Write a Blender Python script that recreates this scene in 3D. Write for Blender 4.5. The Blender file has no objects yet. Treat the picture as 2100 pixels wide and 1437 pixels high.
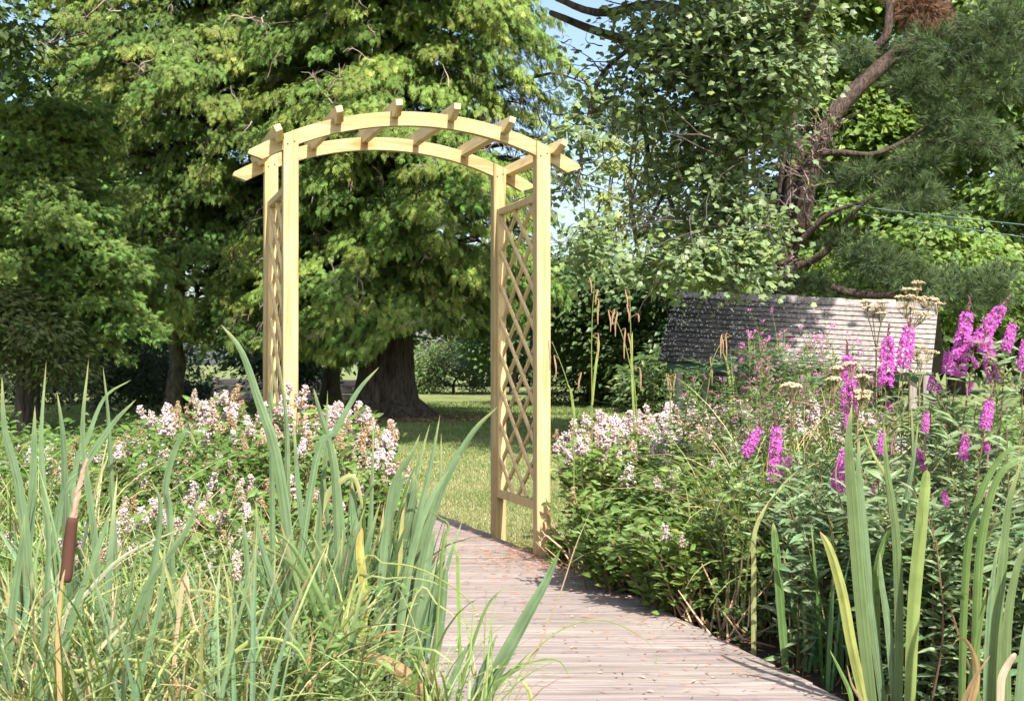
import bpy, bmesh, math
import numpy as np
from mathutils import Vector, Matrix

# ------------------------------------------------------------------ camera, sky, sun, exposure
S = bpy.context.scene
F_PX, CX, HY, CAMZ = 2741.0, 1050.0, 745.0, 0.936      # focal length in photo pixels, centre, horizon row, eye height
cam_d = bpy.data.cameras.new("camera"); cam = bpy.data.objects.new("camera", cam_d)
S.collection.objects.link(cam); S.camera = cam
cam.location = (0, 0, CAMZ)
cam.rotation_euler = (math.radians(90) + math.atan((HY - 718.5) / F_PX), 0, 0)
cam_d.sensor_width = 36.0; cam_d.lens = 36.0 * F_PX / 2100.0
cam_d.clip_end = 2000; cam_d.clip_start = 0.05
cam_d.dof.use_dof = True; cam_d.dof.focus_distance = 6.4; cam_d.dof.aperture_fstop = 16.0

SUN_EL = math.radians(49); SUN_AZ = math.radians(21)     # azimuth measured from straight behind the camera towards the right
sdir = Vector((math.sin(SUN_AZ) * math.cos(SUN_EL), -math.cos(SUN_AZ) * math.cos(SUN_EL), math.sin(SUN_EL)))
w = bpy.data.worlds.new("World"); S.world = w; w.use_nodes = True
nt = w.node_tree
sky = nt.nodes.new("ShaderNodeTexSky"); sky.sky_type = 'NISHITA'; sky.sun_disc = False
sky.sun_elevation = SUN_EL; sky.sun_rotation = math.atan2(sdir.x, sdir.y)
sky.air_density = 1.0; sky.dust_density = 2.5; sky.ozone_density = 1.0
bg = nt.nodes["Background"]; bg.inputs[1].default_value = 0.135
nt.links.new(sky.outputs[0], bg.inputs[0])
sun_d = bpy.data.lights.new("sun", 'SUN'); sun = bpy.data.objects.new("sun", sun_d); S.collection.objects.link(sun)
sun_d.energy = 5.0; sun_d.angle = math.radians(0.5); sun_d.color = (1.0, 0.955, 0.87)
sun.rotation_euler = sdir.to_track_quat('Z', 'Y').to_euler(); sun.location = (6, -8, 14)
S.view_settings.view_transform = 'Standard'; S.view_settings.look = 'None'
S.view_settings.exposure = 1.0; S.view_settings.gamma = 1.0
S.cycles.max_bounces = 6; S.cycles.diffuse_bounces = 3; S.cycles.glossy_bounces = 2
S.cycles.transmission_bounces = 4; S.cycles.transparent_max_bounces = 4
S.cycles.use_adaptive_sampling = True; S.cycles.adaptive_threshold = 0.015
S.cycles.sample_clamp_indirect = 6.0
S.cycles.caustics_reflective = False; S.cycles.caustics_refractive = False

RNG = np.random.default_rng(7)
def U(a, b, n=None): return RNG.uniform(a, b, n)
def P(px, py, D): return np.array([(px - CX) / F_PX * D, D, CAMZ + (HY - py) / F_PX * D])
def nrm(v): return v / np.maximum(np.linalg.norm(v, axis=-1, keepdims=True), 1e-9)

# ------------------------------------------------------------------ object helpers
def tag(o, label=None, cat=None, group=None, kind=None):
    if label: o['label'] = label
    if cat: o['category'] = cat
    if group: o['group'] = group
    if kind: o['kind'] = kind
    return o
def thing(name, label, cat, loc=(0, 0, 0), group=None, rotz=0):
    o = bpy.data.objects.new(name, None); S.collection.objects.link(o)
    o.location = [float(x) for x in loc]; o.rotation_euler = (0, 0, rotz); o.empty_display_size = 0.1
    return tag(o, label, cat, group)

FIXED = {'new_timber_upright', 'new_timber_along', 'new_timber_rafter', 'lattice_timber', 'wall_stone'}
class MB:
    """mesh builder: collects arrays of vertices, quads and triangles with a colour per vertex"""
    def __init__(s): s.v = []; s.q = []; s.t = []; s.c = []; s.n = 0
    def add(s, v, q=None, t=None, c=(1, 1, 1)):
        v = np.asarray(v, float).reshape(-1, 3)
        if q is not None and len(q): s.q.append(np.asarray(q, int).reshape(-1, 4) + s.n)
        if t is not None and len(t): s.t.append(np.asarray(t, int).reshape(-1, 3) + s.n)
        c = np.asarray(c, float)
        if c.ndim == 1: c = np.tile(c, (len(v), 1))
        s.c.append(c); s.v.append(v); s.n += len(v)
    def mesh(s, name, mat, smooth=False, off=None, fix=False):
        v = np.concatenate(s.v); c = np.concatenate(s.c)
        if off is not None: v = v - np.asarray(off, float)
        q = np.concatenate(s.q) if s.q else np.zeros((0, 4), int)
        t = np.concatenate(s.t) if s.t else np.zeros((0, 3), int)
        me = bpy.data.meshes.new(name)
        me.vertices.add(len(v)); me.vertices.foreach_set("co", v.astype(np.float32).ravel())
        me.loops.add(q.size + t.size)
        me.loops.foreach_set("vertex_index", np.concatenate([q.ravel(), t.ravel()]).astype(np.int32))
        me.polygons.add(len(q) + len(t))
        st = np.concatenate([np.arange(len(q)) * 4, q.size + np.arange(len(t)) * 3]).astype(np.int32)
        me.polygons.foreach_set("loop_start", st)
        me.polygons.foreach_set("use_smooth", np.full(len(q) + len(t), bool(smooth)))
        me.update(calc_edges=True)
        a = me.color_attributes.new("tint", 'FLOAT_COLOR', 'POINT')
        a.data.foreach_set("color", np.concatenate([c, np.ones((len(c), 1))], 1).astype(np.float32).ravel())
        me.materials.append(mat)
        if fix:
            bm = bmesh.new(); bm.from_mesh(me); bmesh.ops.recalc_face_normals(bm, faces=bm.faces); bm.to_mesh(me); bm.free()
        return me
    def build(s, name, mat, parent=None, smooth=False):
        off = None
        if parent is not None and abs(parent.rotation_euler[2]) < 1e-9: off = np.array(parent.location)
        o = bpy.data.objects.new(name, s.mesh(name, mat, smooth, off, fix=mat.name in FIXED)); S.collection.objects.link(o)
        if parent is not None: o.parent = parent
        return o

def frames(d, n):
    """rotation matrices whose local Y is d and local Z is close to n; columns are (x, y, z)"""
    d = nrm(d); x = nrm(np.cross(d, n)); z = np.cross(x, d)
    return np.stack([x, d, z], -1)
def scatter(mb, tmpl, pos, d, n, size, col, tipcol=None):
    """put a template (v, q, t, tipweight) at every pos"""
    tv, tq, tt, tw = tmpl; N = len(pos)
    if N == 0: return
    R = frames(d, n); size = np.asarray(size, float)
    if size.ndim == 0: size = np.full((N, 3), float(size))
    elif size.ndim == 1: size = np.stack([size] * 3, -1)
    v = np.einsum('nij,nkj->nki', R, tv[None] * size[:, None, :]) + pos[:, None, :]
    k = len(tv); base = (np.arange(N) * k)[:, None, None]
    q = (tq[None] + base).reshape(-1, 4) if len(tq) else None
    t = (tt[None] + base).reshape(-1, 3) if len(tt) else None
    c = np.repeat(col[:, None, :], k, 1)
    if tipcol is not None:
        c = c * (1 - tw[None, :, None]) + tipcol[:, None, :] * tw[None, :, None]
    mb.add(v.reshape(-1, 3), q, t, c.reshape(-1, 3))
def vary(col, n, amt=0.2, hue=0.08):
    c = np.array(col)[None] * (1 + U(-amt, amt, (n, 1))) * (1 + U(-hue, hue, (n, 3)))
    return np.clip(c, 0, 1)
def randdir(n):
    v = RNG.normal(size=(n, 3)); return nrm(v)
E0 = np.zeros((0, 4), int); T0 = np.zeros((0, 3), int)

# ------------------------------------------------------------------ templates
def T_leaf(wd=.42, cup=.06, droop=.12):
    v = np.array([[0, 0, 0], [wd / 2, .4, cup], [wd * .34, .72, cup - droop * .5], [0, 1, -droop], [-wd * .34, .72, cup - droop * .5], [-wd / 2, .4, cup], [0, .45, -.01], [0, .74, -.03 - droop * .5]])
    q = np.array([[0, 1, 6, 5], [1, 2, 7, 6], [6, 7, 4, 5]]); t = np.array([[2, 3, 7], [7, 3, 4]])
    q = np.array([[1, 2, 7, 6], [6, 7, 4, 5]]); t = np.array([[0, 1, 6], [0, 6, 5], [2, 3, 7], [7, 3, 4]])
    return v, q, t, np.array([0, .2, .5, 1, .5, .2, .2, .5])
def T_leaf2(wd=.4, cup=.05, droop=.1):
    v = np.array([[0, 0, 0], [wd / 2, .45, cup], [0, 1, -droop], [-wd / 2, .45, cup], [0, .5, 0]])
    return v, np.array([[0, 1, 2, 4], [0, 4, 2, 3]]), T0, np.array([0, .4, 1, .4, .4])
def T_maple():
    pts = [(0, 0), (.2, -.04), (.46, .04), (.42, .24), (.6, .52), (.34, .56), (.24, .74), (0, 1.0), (-.24, .74), (-.34, .56), (-.6, .52), (-.42, .24), (-.46, .04), (-.2, -.04)]
    v = [(x, y, -.22 * (x * x) - .12 * max(0, y - .35)) for x, y in pts] + [(0, .34, .03)]
    n = len(pts); t = [(n, i, (i + 1) % n) for i in range(n)]
    return np.array(v, float), E0, np.array(t), np.array([0.] * n + [0.])
def T_spray(seed, pairs=4, flat=1.0):
    """flattened fern-like conifer spray"""
    r = np.random.default_rng(seed); v = []; q = []; w = []
    def kite(p, d, L, W):
        p = np.array(p); d = np.array(d) / np.linalg.norm(d); s = np.array([-d[1], d[0], 0]); b = len(v)
        e = p + d * L; e[2] -= .25 * L
        v.extend([p, p + d * L * .55 + s * W, e, p + d * L * .55 - s * W]); q.append((b, b + 1, b + 2, b + 3))
        w.extend([p[1] * .3, .3 + p[1] * .3, .75 + .25 * p[1], .3 + p[1] * .3])
    kite((0, 0, 0), (0, 1, 0), 1.0, .055)
    for i in range(pairs):
        y = .08 + .78 * i / pairs
        for sgn in (1, -1):
            L = (.46 - .32 * (i / pairs)) * r.uniform(.8, 1.2)
            kite((0, y, -.1 * y * y), (sgn * r.uniform(.7, .95), 1.0, r.uniform(-.3, .15)), L, .045 + .025 * r.random())
    v = np.array(v); v[:, 2] -= .28 * v[:, 1] ** 2
    return v, np.array(q), T0, np.clip(np.array(w), 0, 1)
def T_needles(seed, n=16, spread=.9, wd=.035):
    r = np.random.default_rng(seed); v = []; t = []; w = []
    for i in range(n):
        a = r.uniform(0, 2 * math.pi); s = spread * math.sqrt(r.random())
        d = np.array([math.cos(a) * s, 1, math.sin(a) * s]); d /= np.linalg.norm(d)
        L = r.uniform(.7, 1.0); p = np.array([0, r.uniform(0, .3), 0]); side = np.cross(d, r.normal(size=3)); side /= np.linalg.norm(side)
        b = len(v); v.extend([p - side * wd * .6, p + side * wd * .6, p + d * L]); t.append((b, b + 1, b + 2)); w.extend([0, 0, 1])
    return np.array(v), E0, np.array(t), np.array(w, float)
LEAF = T_leaf(); LEAF_N = T_leaf(.2, .03, .15); LEAF_S = T_leaf2(); LEAF_W = T_leaf2(.6, .06, .15); MAPLE = T_maple()
SPRAYS = [T_spray(i) for i in range(4)]; TUFTS = [T_needles(i) for i in range(3)]

YEL = (.36, .38, .16)
# ------------------------------------------------------------------ tubes, boxes, blades
def tube(mb, pts, rad, ns=6, col=(1, 1, 1), rough=0.0, seed=0, cap=True):
    pts = np.asarray(pts, float); n = len(pts); rad = np.broadcast_to(np.asarray(rad, float), (n,))
    tan = nrm(np.gradient(pts, axis=0)); ref = np.array([0.31, 0.17, 0.93]) if abs(tan[0][2]) < .8 else np.array([1., .12, 0])
    r = np.random.default_rng(seed); V = []
    a = np.linspace(0, 2 * math.pi, ns, endpoint=False)
    x = nrm(np.cross(tan[0], ref))
    for i in range(n):
        x = nrm(x - tan[i] * np.dot(x, tan[i])); y = np.cross(tan[i], x)
        rr = rad[i] * (1 + rough * r.uniform(-1, 1, ns))
        V.append(pts[i] + (np.cos(a) * rr)[:, None] * x + (np.sin(a) * rr)[:, None] * y)
    V = np.concatenate(V); Q = []
    for i in range(n - 1):
        for j in range(ns):
            k = (j + 1) % ns; Q.append((i * ns + j, i * ns + k, (i + 1) * ns + k, (i + 1) * ns + j))
    T = []
    if cap:
        V = np.concatenate([V, pts[:1], pts[-1:]]); b = n * ns
        for j in range(ns):
            k = (j + 1) % ns; T.append((b, k, j)); T.append((b + 1, (n - 1) * ns + j, (n - 1) * ns + k))
    mb.add(V, Q, T, col)
def spline(pts, n):
    """Catmull-Rom through pts"""
    p = np.asarray(pts, float); p = np.concatenate([[2 * p[0] - p[1]], p, [2 * p[-1] - p[-2]]]); m = len(p) - 3
    out = []
    for t in np.linspace(0, m - 1e-6, n):
        i = int(t); f = t - i; a, b, c, d = p[i:i + 4]
        out.append(.5 * ((2 * b) + (-a + c) * f + (2 * a - 5 * b + 4 * c - d) * f * f + (-a + 3 * b - 3 * c + d) * f ** 3))
    return np.array(out)
def box(mb, lo, hi, col=(1, 1, 1), bev=0.0, M=None):
    """box with chamfered long edges (bevel on all edges)"""
    lo = np.array(lo, float); hi = np.array(hi, float); b = bev; V = []
    if b <= 0:
        V = [(x, y, z) for z in (lo[2], hi[2]) for y in (lo[1], hi[1]) for x in (lo[0], hi[0])]
        Q = [(0, 2, 3, 1), (4, 5, 7, 6), (0, 1, 5, 4), (2, 6, 7, 3), (0, 4, 6, 2), (1, 3, 7, 5)]
        V = np.array(V); T = None
    else:
        bm_v = []; idx = {}
        for sx in (0, 1):
            for sy in (0, 1):
                for sz in (0, 1):
                    c = np.array([(lo, hi)[sx][0], (lo, hi)[sy][1], (lo, hi)[sz][2]]); s = np.array([1 - 2 * sx, 1 - 2 * sy, 1 - 2 * sz]) * b
                    for ax in range(3):
                        o = s.copy(); o[ax] = 0; idx[(sx, sy, sz, ax)] = len(bm_v); bm_v.append(c + o)
        V = np.array(bm_v); Q = []; T = []
        I = idx
        for s in (0, 1):
            Q.append((I[s, 0, 0, 0], I[s, 1, 0, 0], I[s, 1, 1, 0], I[s, 0, 1, 0]))
            Q.append((I[0, s, 0, 1], I[1, s, 0, 1], I[1, s, 1, 1], I[0, s, 1, 1]))
            Q.append((I[0, 0, s, 2], I[1, 0, s, 2], I[1, 1, s, 2], I[0, 1, s, 2]))
        for a in (0, 1):
            for c in (0, 1):
                Q.append((I[0, a, c, 1], I[1, a, c, 1], I[1, a, c, 2], I[0, a, c, 2]))
                Q.append((I[a, 0, c, 0], I[a, 1, c, 0], I[a, 1, c, 2], I[a, 0, c, 2]))
                Q.append((I[a, c, 0, 0], I[a, c, 1, 0], I[a, c, 1, 1], I[a, c, 0, 1]))
                for s in (0, 1):
                    pass
        for sx in (0, 1):
            for sy in (0, 1):
                for sz in (0, 1): T.append((I[sx, sy, sz, 0], I[sx, sy, sz, 1], I[sx, sy, sz, 2]))
    if M is not None: V = V @ np.array(M)[:3, :3].T + np.array(M)[:3, 3]
    mb.add(V, Q, T, col)
def prism(mb, outline, w0, w1, ax_u, ax_z, ax_w, org, col=(1, 1, 1)):
    """extrude a 2-D outline (u, z) from w0 to w1"""
    o = np.asarray(outline, float); n = len(o); org = np.asarray(org, float)
    f = lambda w: org + o[:, :1] * ax_u + o[:, 1:] * ax_z + w * ax_w
    V = np.concatenate([f(w0), f(w1)]); Q = [(i, (i + 1) % n, n + (i + 1) % n, n + i) for i in range(n)]
    T = [(0, i + 1, i) for i in range(1, n - 1)] + [(n, n + i, n + i + 1) for i in range(1, n - 1)]
    mb.add(V, Q, T, col)
def blades(mb, base, az, lean, bend, L, W, col, tip, phi=None, fold=.12, nseg=8, p=1.6, taper=2.2, kink=None, basew=.8):
    """many strap leaves at once; lean = start angle from vertical, bend = added angle at the tip"""
    N = len(base); t = np.linspace(0, 1, nseg + 1)
    th = lean[:, None] + bend[:, None] * t[None] ** p
    if kink is not None:                       # (where, how much)
        th = th + kink[1][:, None] / (1 + np.exp(-(t[None] - kink[0][:, None]) * 30))
    h = np.stack([np.cos(az), np.sin(az), 0 * az], -1); up = np.array([0, 0, 1.])
    tan = np.sin(th)[..., None] * h[:, None] + np.cos(th)[..., None] * up
    seg = tan[:, :-1] * (L / nseg)[:, None, None]
    pts = np.concatenate([base[:, None], base[:, None] + np.cumsum(seg, 1)], 1)
    side = np.stack([-np.sin(az), np.cos(az), 0 * az], -1)[:, None] * np.ones_like(tan)
    nn = np.cross(tan, side)
    if phi is None: phi = np.zeros(N)
    ph = phi[:, None, None] + 0 * tan[..., :1]
    wv = side * np.cos(ph) + nn * np.sin(ph); nv = np.cross(wv, tan)
    prof = (basew + (1 - basew) * np.minimum(1, t * 3)) * np.clip(1 - t ** taper, 0, 1) ** .8
    ww = W[:, None] * .5 * prof[None]
    a = pts - wv * ww[..., None]; b = pts + nv * (ww * fold * 2)[..., None]; c = pts + wv * ww[..., None]
    V = np.stack([a, b, c], 2).reshape(N, -1, 3)
    q = []
    for i in range(nseg):
        o = i * 3; q += [(o, o + 1, o + 4, o + 3), (o + 1, o + 2, o + 5, o + 4)]
    q = np.array(q); Q = (q[None] + (np.arange(N) * (nseg + 1) * 3)[:, None, None]).reshape(-1, 4)
    tw = np.clip((t - .72) / .28, 0, 1) ** 1.5
    C = col[:, None] * (1 - tw)[None, :, None] + tip[:, None] * tw[None, :, None]
    C = np.repeat(C[:, :, None], 3, 2).reshape(-1, 3)
    mb.add(V.reshape(-1, 3), Q, None, C)
def blade_path(mb, pts, W, col, tip, face=0.0, n=14, fold=.12, taper=2.5, basew=.85, twist=0.0, tipstart=.8):
    """one leaf through given 3-D points, broad side turned to -Y by default, rotated by face"""
    p = spline(pts, n); tan = nrm(np.gradient(p, axis=0)); t = np.linspace(0, 1, n)
    view = np.array([0, 1., 0]); s = nrm(np.cross(tan, view)); nn = np.cross(s, tan)
    ang = (face + twist * t)[:, None]
    wv = s * np.cos(ang) + nn * np.sin(ang); nv = np.cross(tan, wv)
    prof = (basew + (1 - basew) * np.minimum(1, t * 3)) * np.clip(1 - t ** taper, 0, 1) ** .75
    ww = (W * .5 * prof)[:, None]; K = 11; xs = np.linspace(-1, 1, K); rib = RNG.uniform(-.04, .04, K); rib[0] = rib[-1] = 0
    V = np.stack([p + wv * ww * x + nv * ww * (2 * fold * (1 - abs(x)) + rib[i]) for i, x in enumerate(xs)], 1).reshape(-1, 3)
    o = (np.arange(n - 1)[:, None] * K + np.arange(K - 1)[None]).ravel(); q = np.stack([o, o + 1, o + K + 1, o + K], 1)
    tw = np.clip((t - tipstart) / (1 - tipstart), 0, 1)[:, None]
    C = np.array(col)[None] * (1 - tw) + np.array(tip)[None] * tw
    rc = RNG.uniform(.82, 1.16, K); yl = RNG.uniform(0, .25, K); yl[0] += .2; yl[-1] += .2; pat = np.repeat(RNG.uniform(.85, 1.12, n)[:, None], K, 1) * np.where(RNG.random((n, K)) < .05, .6, 1)
    C3 = C[:, None] * rc[None, :, None] * pat[..., None]; C3 = C3 * (1 - yl[None, :, None]) + np.array(YEL)[None, None] * yl[None, :, None]
    mb.add(V, q, None, C3.reshape(-1, 3))

# ------------------------------------------------------------------ materials
def newmat(name):
    m = bpy.data.materials.new(name); m.use_nodes = True; m.node_tree.nodes.clear(); return m, m.node_tree
def N_(nt, typ, **kw):
    n = nt.nodes.new(typ)
    for k, v in kw.items():
        if k.startswith('_'): setattr(n, k[1:], v)
        else: n.inputs[k.replace('__', ' ')].default_value = v
    return n
def leaf_mat(name, transl=.35, rough=.45, spec=.35, tcol=(1.25, 1.15, .55), nscale=60, stripes=False):
    m, nt = newmat(name); L = nt.links.new
    at = N_(nt, "ShaderNodeAttribute", _attribute_name="tint")
    co = N_(nt, "ShaderNodeTexCoord")
    no = N_(nt, "ShaderNodeTexNoise", Scale=nscale, Detail=2.0); L(co.outputs["Object"], no.inputs["Vector"])
    mr = N_(nt, "ShaderNodeMapRange"); mr.inputs[3].default_value = .78; mr.inputs[4].default_value = 1.22; L(no.outputs[0], mr.inputs[0])
    mx = N_(nt, "ShaderNodeMix", _data_type='RGBA', _blend_type='MULTIPLY'); mx.inputs[0].default_value = 1
    L(at.outputs["Color"], mx.inputs[6]); L(mr.outputs[0], mx.inputs[7])
    pr = N_(nt, "ShaderNodeBsdfPrincipled", Roughness=rough); pr.inputs["Specular IOR Level"].default_value = spec
    L(mx.outputs[2], pr.inputs["Base Color"])
    tr = N_(nt, "ShaderNodeBsdfTranslucent")
    mt = N_(nt, "ShaderNodeMix", _data_type='RGBA', _blend_type='MULTIPLY'); mt.inputs[0].default_value = 1; mt.inputs[7].default_value = (*tcol, 1)
    L(mx.outputs[2], mt.inputs[6]); L(mt.outputs[2], tr.inputs[0])
    ms = N_(nt, "ShaderNodeMixShader"); ms.inputs[0].default_value = transl
    L(pr.outputs[0], ms.inputs[1]); L(tr.outputs[0], ms.inputs[2])
    out = N_(nt, "ShaderNodeOutputMaterial"); L(ms.outputs[0], out.inputs[0])
    return m
def bark_mat(name, c1, c2, scale=(6, 6, 1.2), bump=.6, moss_shade=None):
    m, nt = newmat(name); L = nt.links.new
    co = N_(nt, "ShaderNodeTexCoord"); mp = N_(nt, "ShaderNodeMapping"); mp.inputs[3].default_value = scale
    L(co.outputs["Object"], mp.inputs[0])
    no = N_(nt, "ShaderNodeTexNoise", Scale=3.0, Detail=8.0, Roughness=.65); L(mp.outputs[0], no.inputs[0])
    cr = N_(nt, "ShaderNodeValToRGB"); cr.color_ramp.elements[0].position = .35; cr.color_ramp.elements[1].position = .68
    cr.color_ramp.elements[0].color = (*c1, 1); cr.color_ramp.elements[1].color = (*c2, 1); L(no.outputs[0], cr.inputs[0])
    colo = cr.outputs[0]
    if moss_shade:
        n2 = N_(nt, "ShaderNodeTexNoise", Scale=2.2, Detail=5.0); L(co.outputs["Object"], n2.inputs[0])
        c2r = N_(nt, "ShaderNodeValToRGB"); c2r.color_ramp.elements[0].position = .45; c2r.color_ramp.elements[1].position = .6; L(n2.outputs[0], c2r.inputs[0])
        mx = N_(nt, "ShaderNodeMix", _data_type='RGBA'); L(c2r.outputs[0], mx.inputs[0]); L(colo, mx.inputs[6]); mx.inputs[7].default_value = (*moss_shade, 1); colo = mx.outputs[2]
    pr = N_(nt, "ShaderNodeBsdfPrincipled", Roughness=.9); L(colo, pr.inputs["Base Color"])
    bp = N_(nt, "ShaderNodeBump", Strength=bump, Distance=.05); L(no.outputs[0], bp.inputs["Height"]); L(bp.outputs[0], pr.inputs["Normal"])
    out = N_(nt, "ShaderNodeOutputMaterial"); L(pr.outputs[0], out.inputs[0]); return m
def wood_mat(name, axis, base, dark, knot, gscale=1.0, rough=.62, tint=False, bump=.15, knots=True):
    m, nt = newmat(name); L = nt.links.new
    co = N_(nt, "ShaderNodeTexCoord"); mp = N_(nt, "ShaderNodeMapping")
    sc = [34 * gscale] * 3; sc[axis] = 1.5 * gscale; mp.inputs[3].default_value = sc; L(co.outputs["Object"], mp.inputs[0])
    no = N_(nt, "ShaderNodeTexNoise", Scale=1.6, Detail=5.0, Roughness=.6, Distortion=.5); L(mp.outputs[0], no.inputs[0])
    cr = N_(nt, "ShaderNodeValToRGB"); cr.color_ramp.elements[0].position = .36; cr.color_ramp.elements[1].position = .62
    cr.color_ramp.elements[0].color = (*dark, 1); cr.color_ramp.elements[1].color = (*base, 1); L(no.outputs[0], cr.inputs[0])
    big = N_(nt, "ShaderNodeTexNoise", Scale=2.3, Detail=3.0); L(co.outputs["Object"], big.inputs[0])
    mr = N_(nt, "ShaderNodeMapRange"); mr.inputs[3].default_value = .82; mr.inputs[4].default_value = 1.16; L(big.outputs[0], mr.inputs[0])
    mx = N_(nt, "ShaderNodeMix", _data_type='RGBA', _blend_type='MULTIPLY'); mx.inputs[0].default_value = 1
    L(cr.outputs[0], mx.inputs[6]); L(mr.outputs[0], mx.inputs[7]); colo = mx.outputs[2]
    if knots:
        mk = N_(nt, "ShaderNodeMapping"); s2 = [9.0] * 3; s2[axis] = 3.2; mk.inputs[3].default_value = s2; L(co.outputs["Object"], mk.inputs[0])
        vo = N_(nt, "ShaderNodeTexVoronoi", Scale=1.0); L(mk.outputs[0], vo.inputs[0])
        kr = N_(nt, "ShaderNodeValToRGB"); kr.color_ramp.elements[0].position = .15; kr.color_ramp.elements[1].position = .3
        kr.color_ramp.elements[0].color = (1, 1, 1, 1); kr.color_ramp.elements[1].color = (0, 0, 0, 1); L(vo.outputs["Distance"], kr.inputs[0])
        mk2 = N_(nt, "ShaderNodeMath", _operation='MULTIPLY'); mk2.inputs[1].default_value = .85; L(kr.outputs[0], mk2.inputs[0])
        m3 = N_(nt, "ShaderNodeMix", _data_type='RGBA'); L(mk2.outputs[0], m3.inputs[0]); L(colo, m3.inputs[6]); m3.inputs[7].default_value = (*knot, 1); colo = m3.outputs[2]
    if knots:
        oi = N_(nt, "ShaderNodeObjectInfo"); orr = N_(nt, "ShaderNodeMapRange"); orr.inputs[3].default_value = .84; orr.inputs[4].default_value = 1.06; L(oi.outputs["Random"], orr.inputs[0])
        m5 = N_(nt, "ShaderNodeMix", _data_type='RGBA', _blend_type='MULTIPLY'); m5.inputs[0].default_value = 1; L(colo, m5.inputs[6]); L(orr.outputs[0], m5.inputs[7]); colo = m5.outputs[2]
        g2 = N_(nt, "ShaderNodeTexNoise", Scale=5.0, Detail=3.0); L(mp.outputs[0], g2.inputs[0]); g2.inputs["Scale"].default_value = .35
        gr = N_(nt, "ShaderNodeMapRange"); gr.inputs[1].default_value = .5; gr.inputs[2].default_value = .75; gr.inputs[4].default_value = .55; L(g2.outputs[0], gr.inputs[0])
        m6 = N_(nt, "ShaderNodeMix", _data_type='RGBA'); L(gr.outputs[0], m6.inputs[0]); L(colo, m6.inputs[6]); m6.inputs[7].default_value = (.47, .4, .17, 1); colo = m6.outputs[2]
    if tint:
        at = N_(nt, "ShaderNodeAttribute", _attribute_name="tint")
        m4 = N_(nt, "ShaderNodeMix", _data_type='RGBA', _blend_type='MULTIPLY'); m4.inputs[0].default_value = 1
        L(colo, m4.inputs[6]); L(at.outputs["Color"], m4.inputs[7]); colo = m4.outputs[2]
    pr = N_(nt, "ShaderNodeBsdfPrincipled", Roughness=rough); L(colo, pr.inputs["Base Color"]); pr.inputs["Specular IOR Level"].default_value = .3
    bp = N_(nt, "ShaderNodeBump", Strength=bump, Distance=.01); L(no.outputs[0], bp.inputs["Height"]); L(bp.outputs[0], pr.inputs["Normal"])
    out = N_(nt, "ShaderNodeOutputMaterial"); L(pr.outputs[0], out.inputs[0]); return m
def ground_mat(name, ramp, scale, scale2=40, bump=.5):
    m, nt = newmat(name); L = nt.links.new
    co = N_(nt, "ShaderNodeTexCoord")
    a = N_(nt, "ShaderNodeTexNoise", Scale=scale, Detail=6.0, Roughness=.6); L(co.outputs["Object"], a.inputs[0])
    b = N_(nt, "ShaderNodeTexNoise", Scale=scale2, Detail=4.0, Roughness=.7); L(co.outputs["Object"], b.inputs[0])
    ad = N_(nt, "ShaderNodeMath", _operation='MULTIPLY_ADD'); ad.inputs[1].default_value = .45; L(b.outputs[0], ad.inputs[0])
    sc = N_(nt, "ShaderNodeMath", _operation='MULTIPLY'); sc.inputs[1].default_value = .55; L(a.outputs[0], sc.inputs[0]); L(sc.outputs[0], ad.inputs[2])
    cr = N_(nt, "ShaderNodeValToRGB"); el = cr.color_ramp.elements
    for i, (p, c) in enumerate(ramp):
        e = el[i] if i < 2 else el.new(p)
        e.position = p; e.color = (*c, 1)
    L(ad.outputs[0], cr.inputs[0])
    pr = N_(nt, "ShaderNodeBsdfPrincipled", Roughness=.95); pr.inputs["Specular IOR Level"].default_value = .1; L(cr.outputs[0], pr.inputs["Base Color"])
    bp = N_(nt, "ShaderNodeBump", Strength=bump, Distance=.03); L(b.outputs[0], bp.inputs["Height"]); L(bp.outputs[0], pr.inputs["Normal"])
    out = N_(nt, "ShaderNodeOutputMaterial"); L(pr.outputs[0], out.inputs[0]); return m

M_LEAF = leaf_mat("soft_leaf", .38, .45, .4, nscale=50)
M_GLOSSY = leaf_mat("glossy_leaf", .22, .42, .4, nscale=40)
M_CONIFER = leaf_mat("conifer_leaf", .16, .6, .2, nscale=9)
M_BLADE = leaf_mat("strap_leaf", .3, .42, .35, (1.2, 1.15, .6), nscale=25)
M_PETAL = leaf_mat("petal", .4, .6, .1, (1.1, 1.0, 1.05), nscale=80)
M_TWIG = leaf_mat("twig", .0, .85, .1, nscale=15)
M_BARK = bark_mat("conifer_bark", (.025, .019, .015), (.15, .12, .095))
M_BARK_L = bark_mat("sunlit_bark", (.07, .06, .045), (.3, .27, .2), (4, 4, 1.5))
M_BARK_M = bark_mat("mossy_bark", (.04, .035, .02), (.13, .11, .06), (4, 4, 1.5), moss_shade=(.1, .14, .02))
M_BARK_P = bark_mat("pine_bark", (.03, .018, .014), (.16, .11, .09), (9, 9, 3.2), 1.0)
M_WZ = wood_mat("new_timber_upright", 2, (.59, .455, .235), (.4, .275, .115), (.46, .26, .09))
M_WX = wood_mat("new_timber_along", 0, (.59, .455, .235), (.4, .275, .115), (.44, .24, .08))
M_WY = wood_mat("new_timber_rafter", 1, (.72, .56, .3), (.6, .44, .2), (.42, .25, .09))
M_LAT = wood_mat("lattice_timber", 2, (.66, .5, .25), (.52, .37, .17), (.35, .2, .08), knots=False)
M_DECK = wood_mat("weathered_deck", 0, (.34, .282, .255), (.19, .155, .14), (.16, .12, .11), 1.0, .85, tint=True, bump=.5, knots=False)
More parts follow.
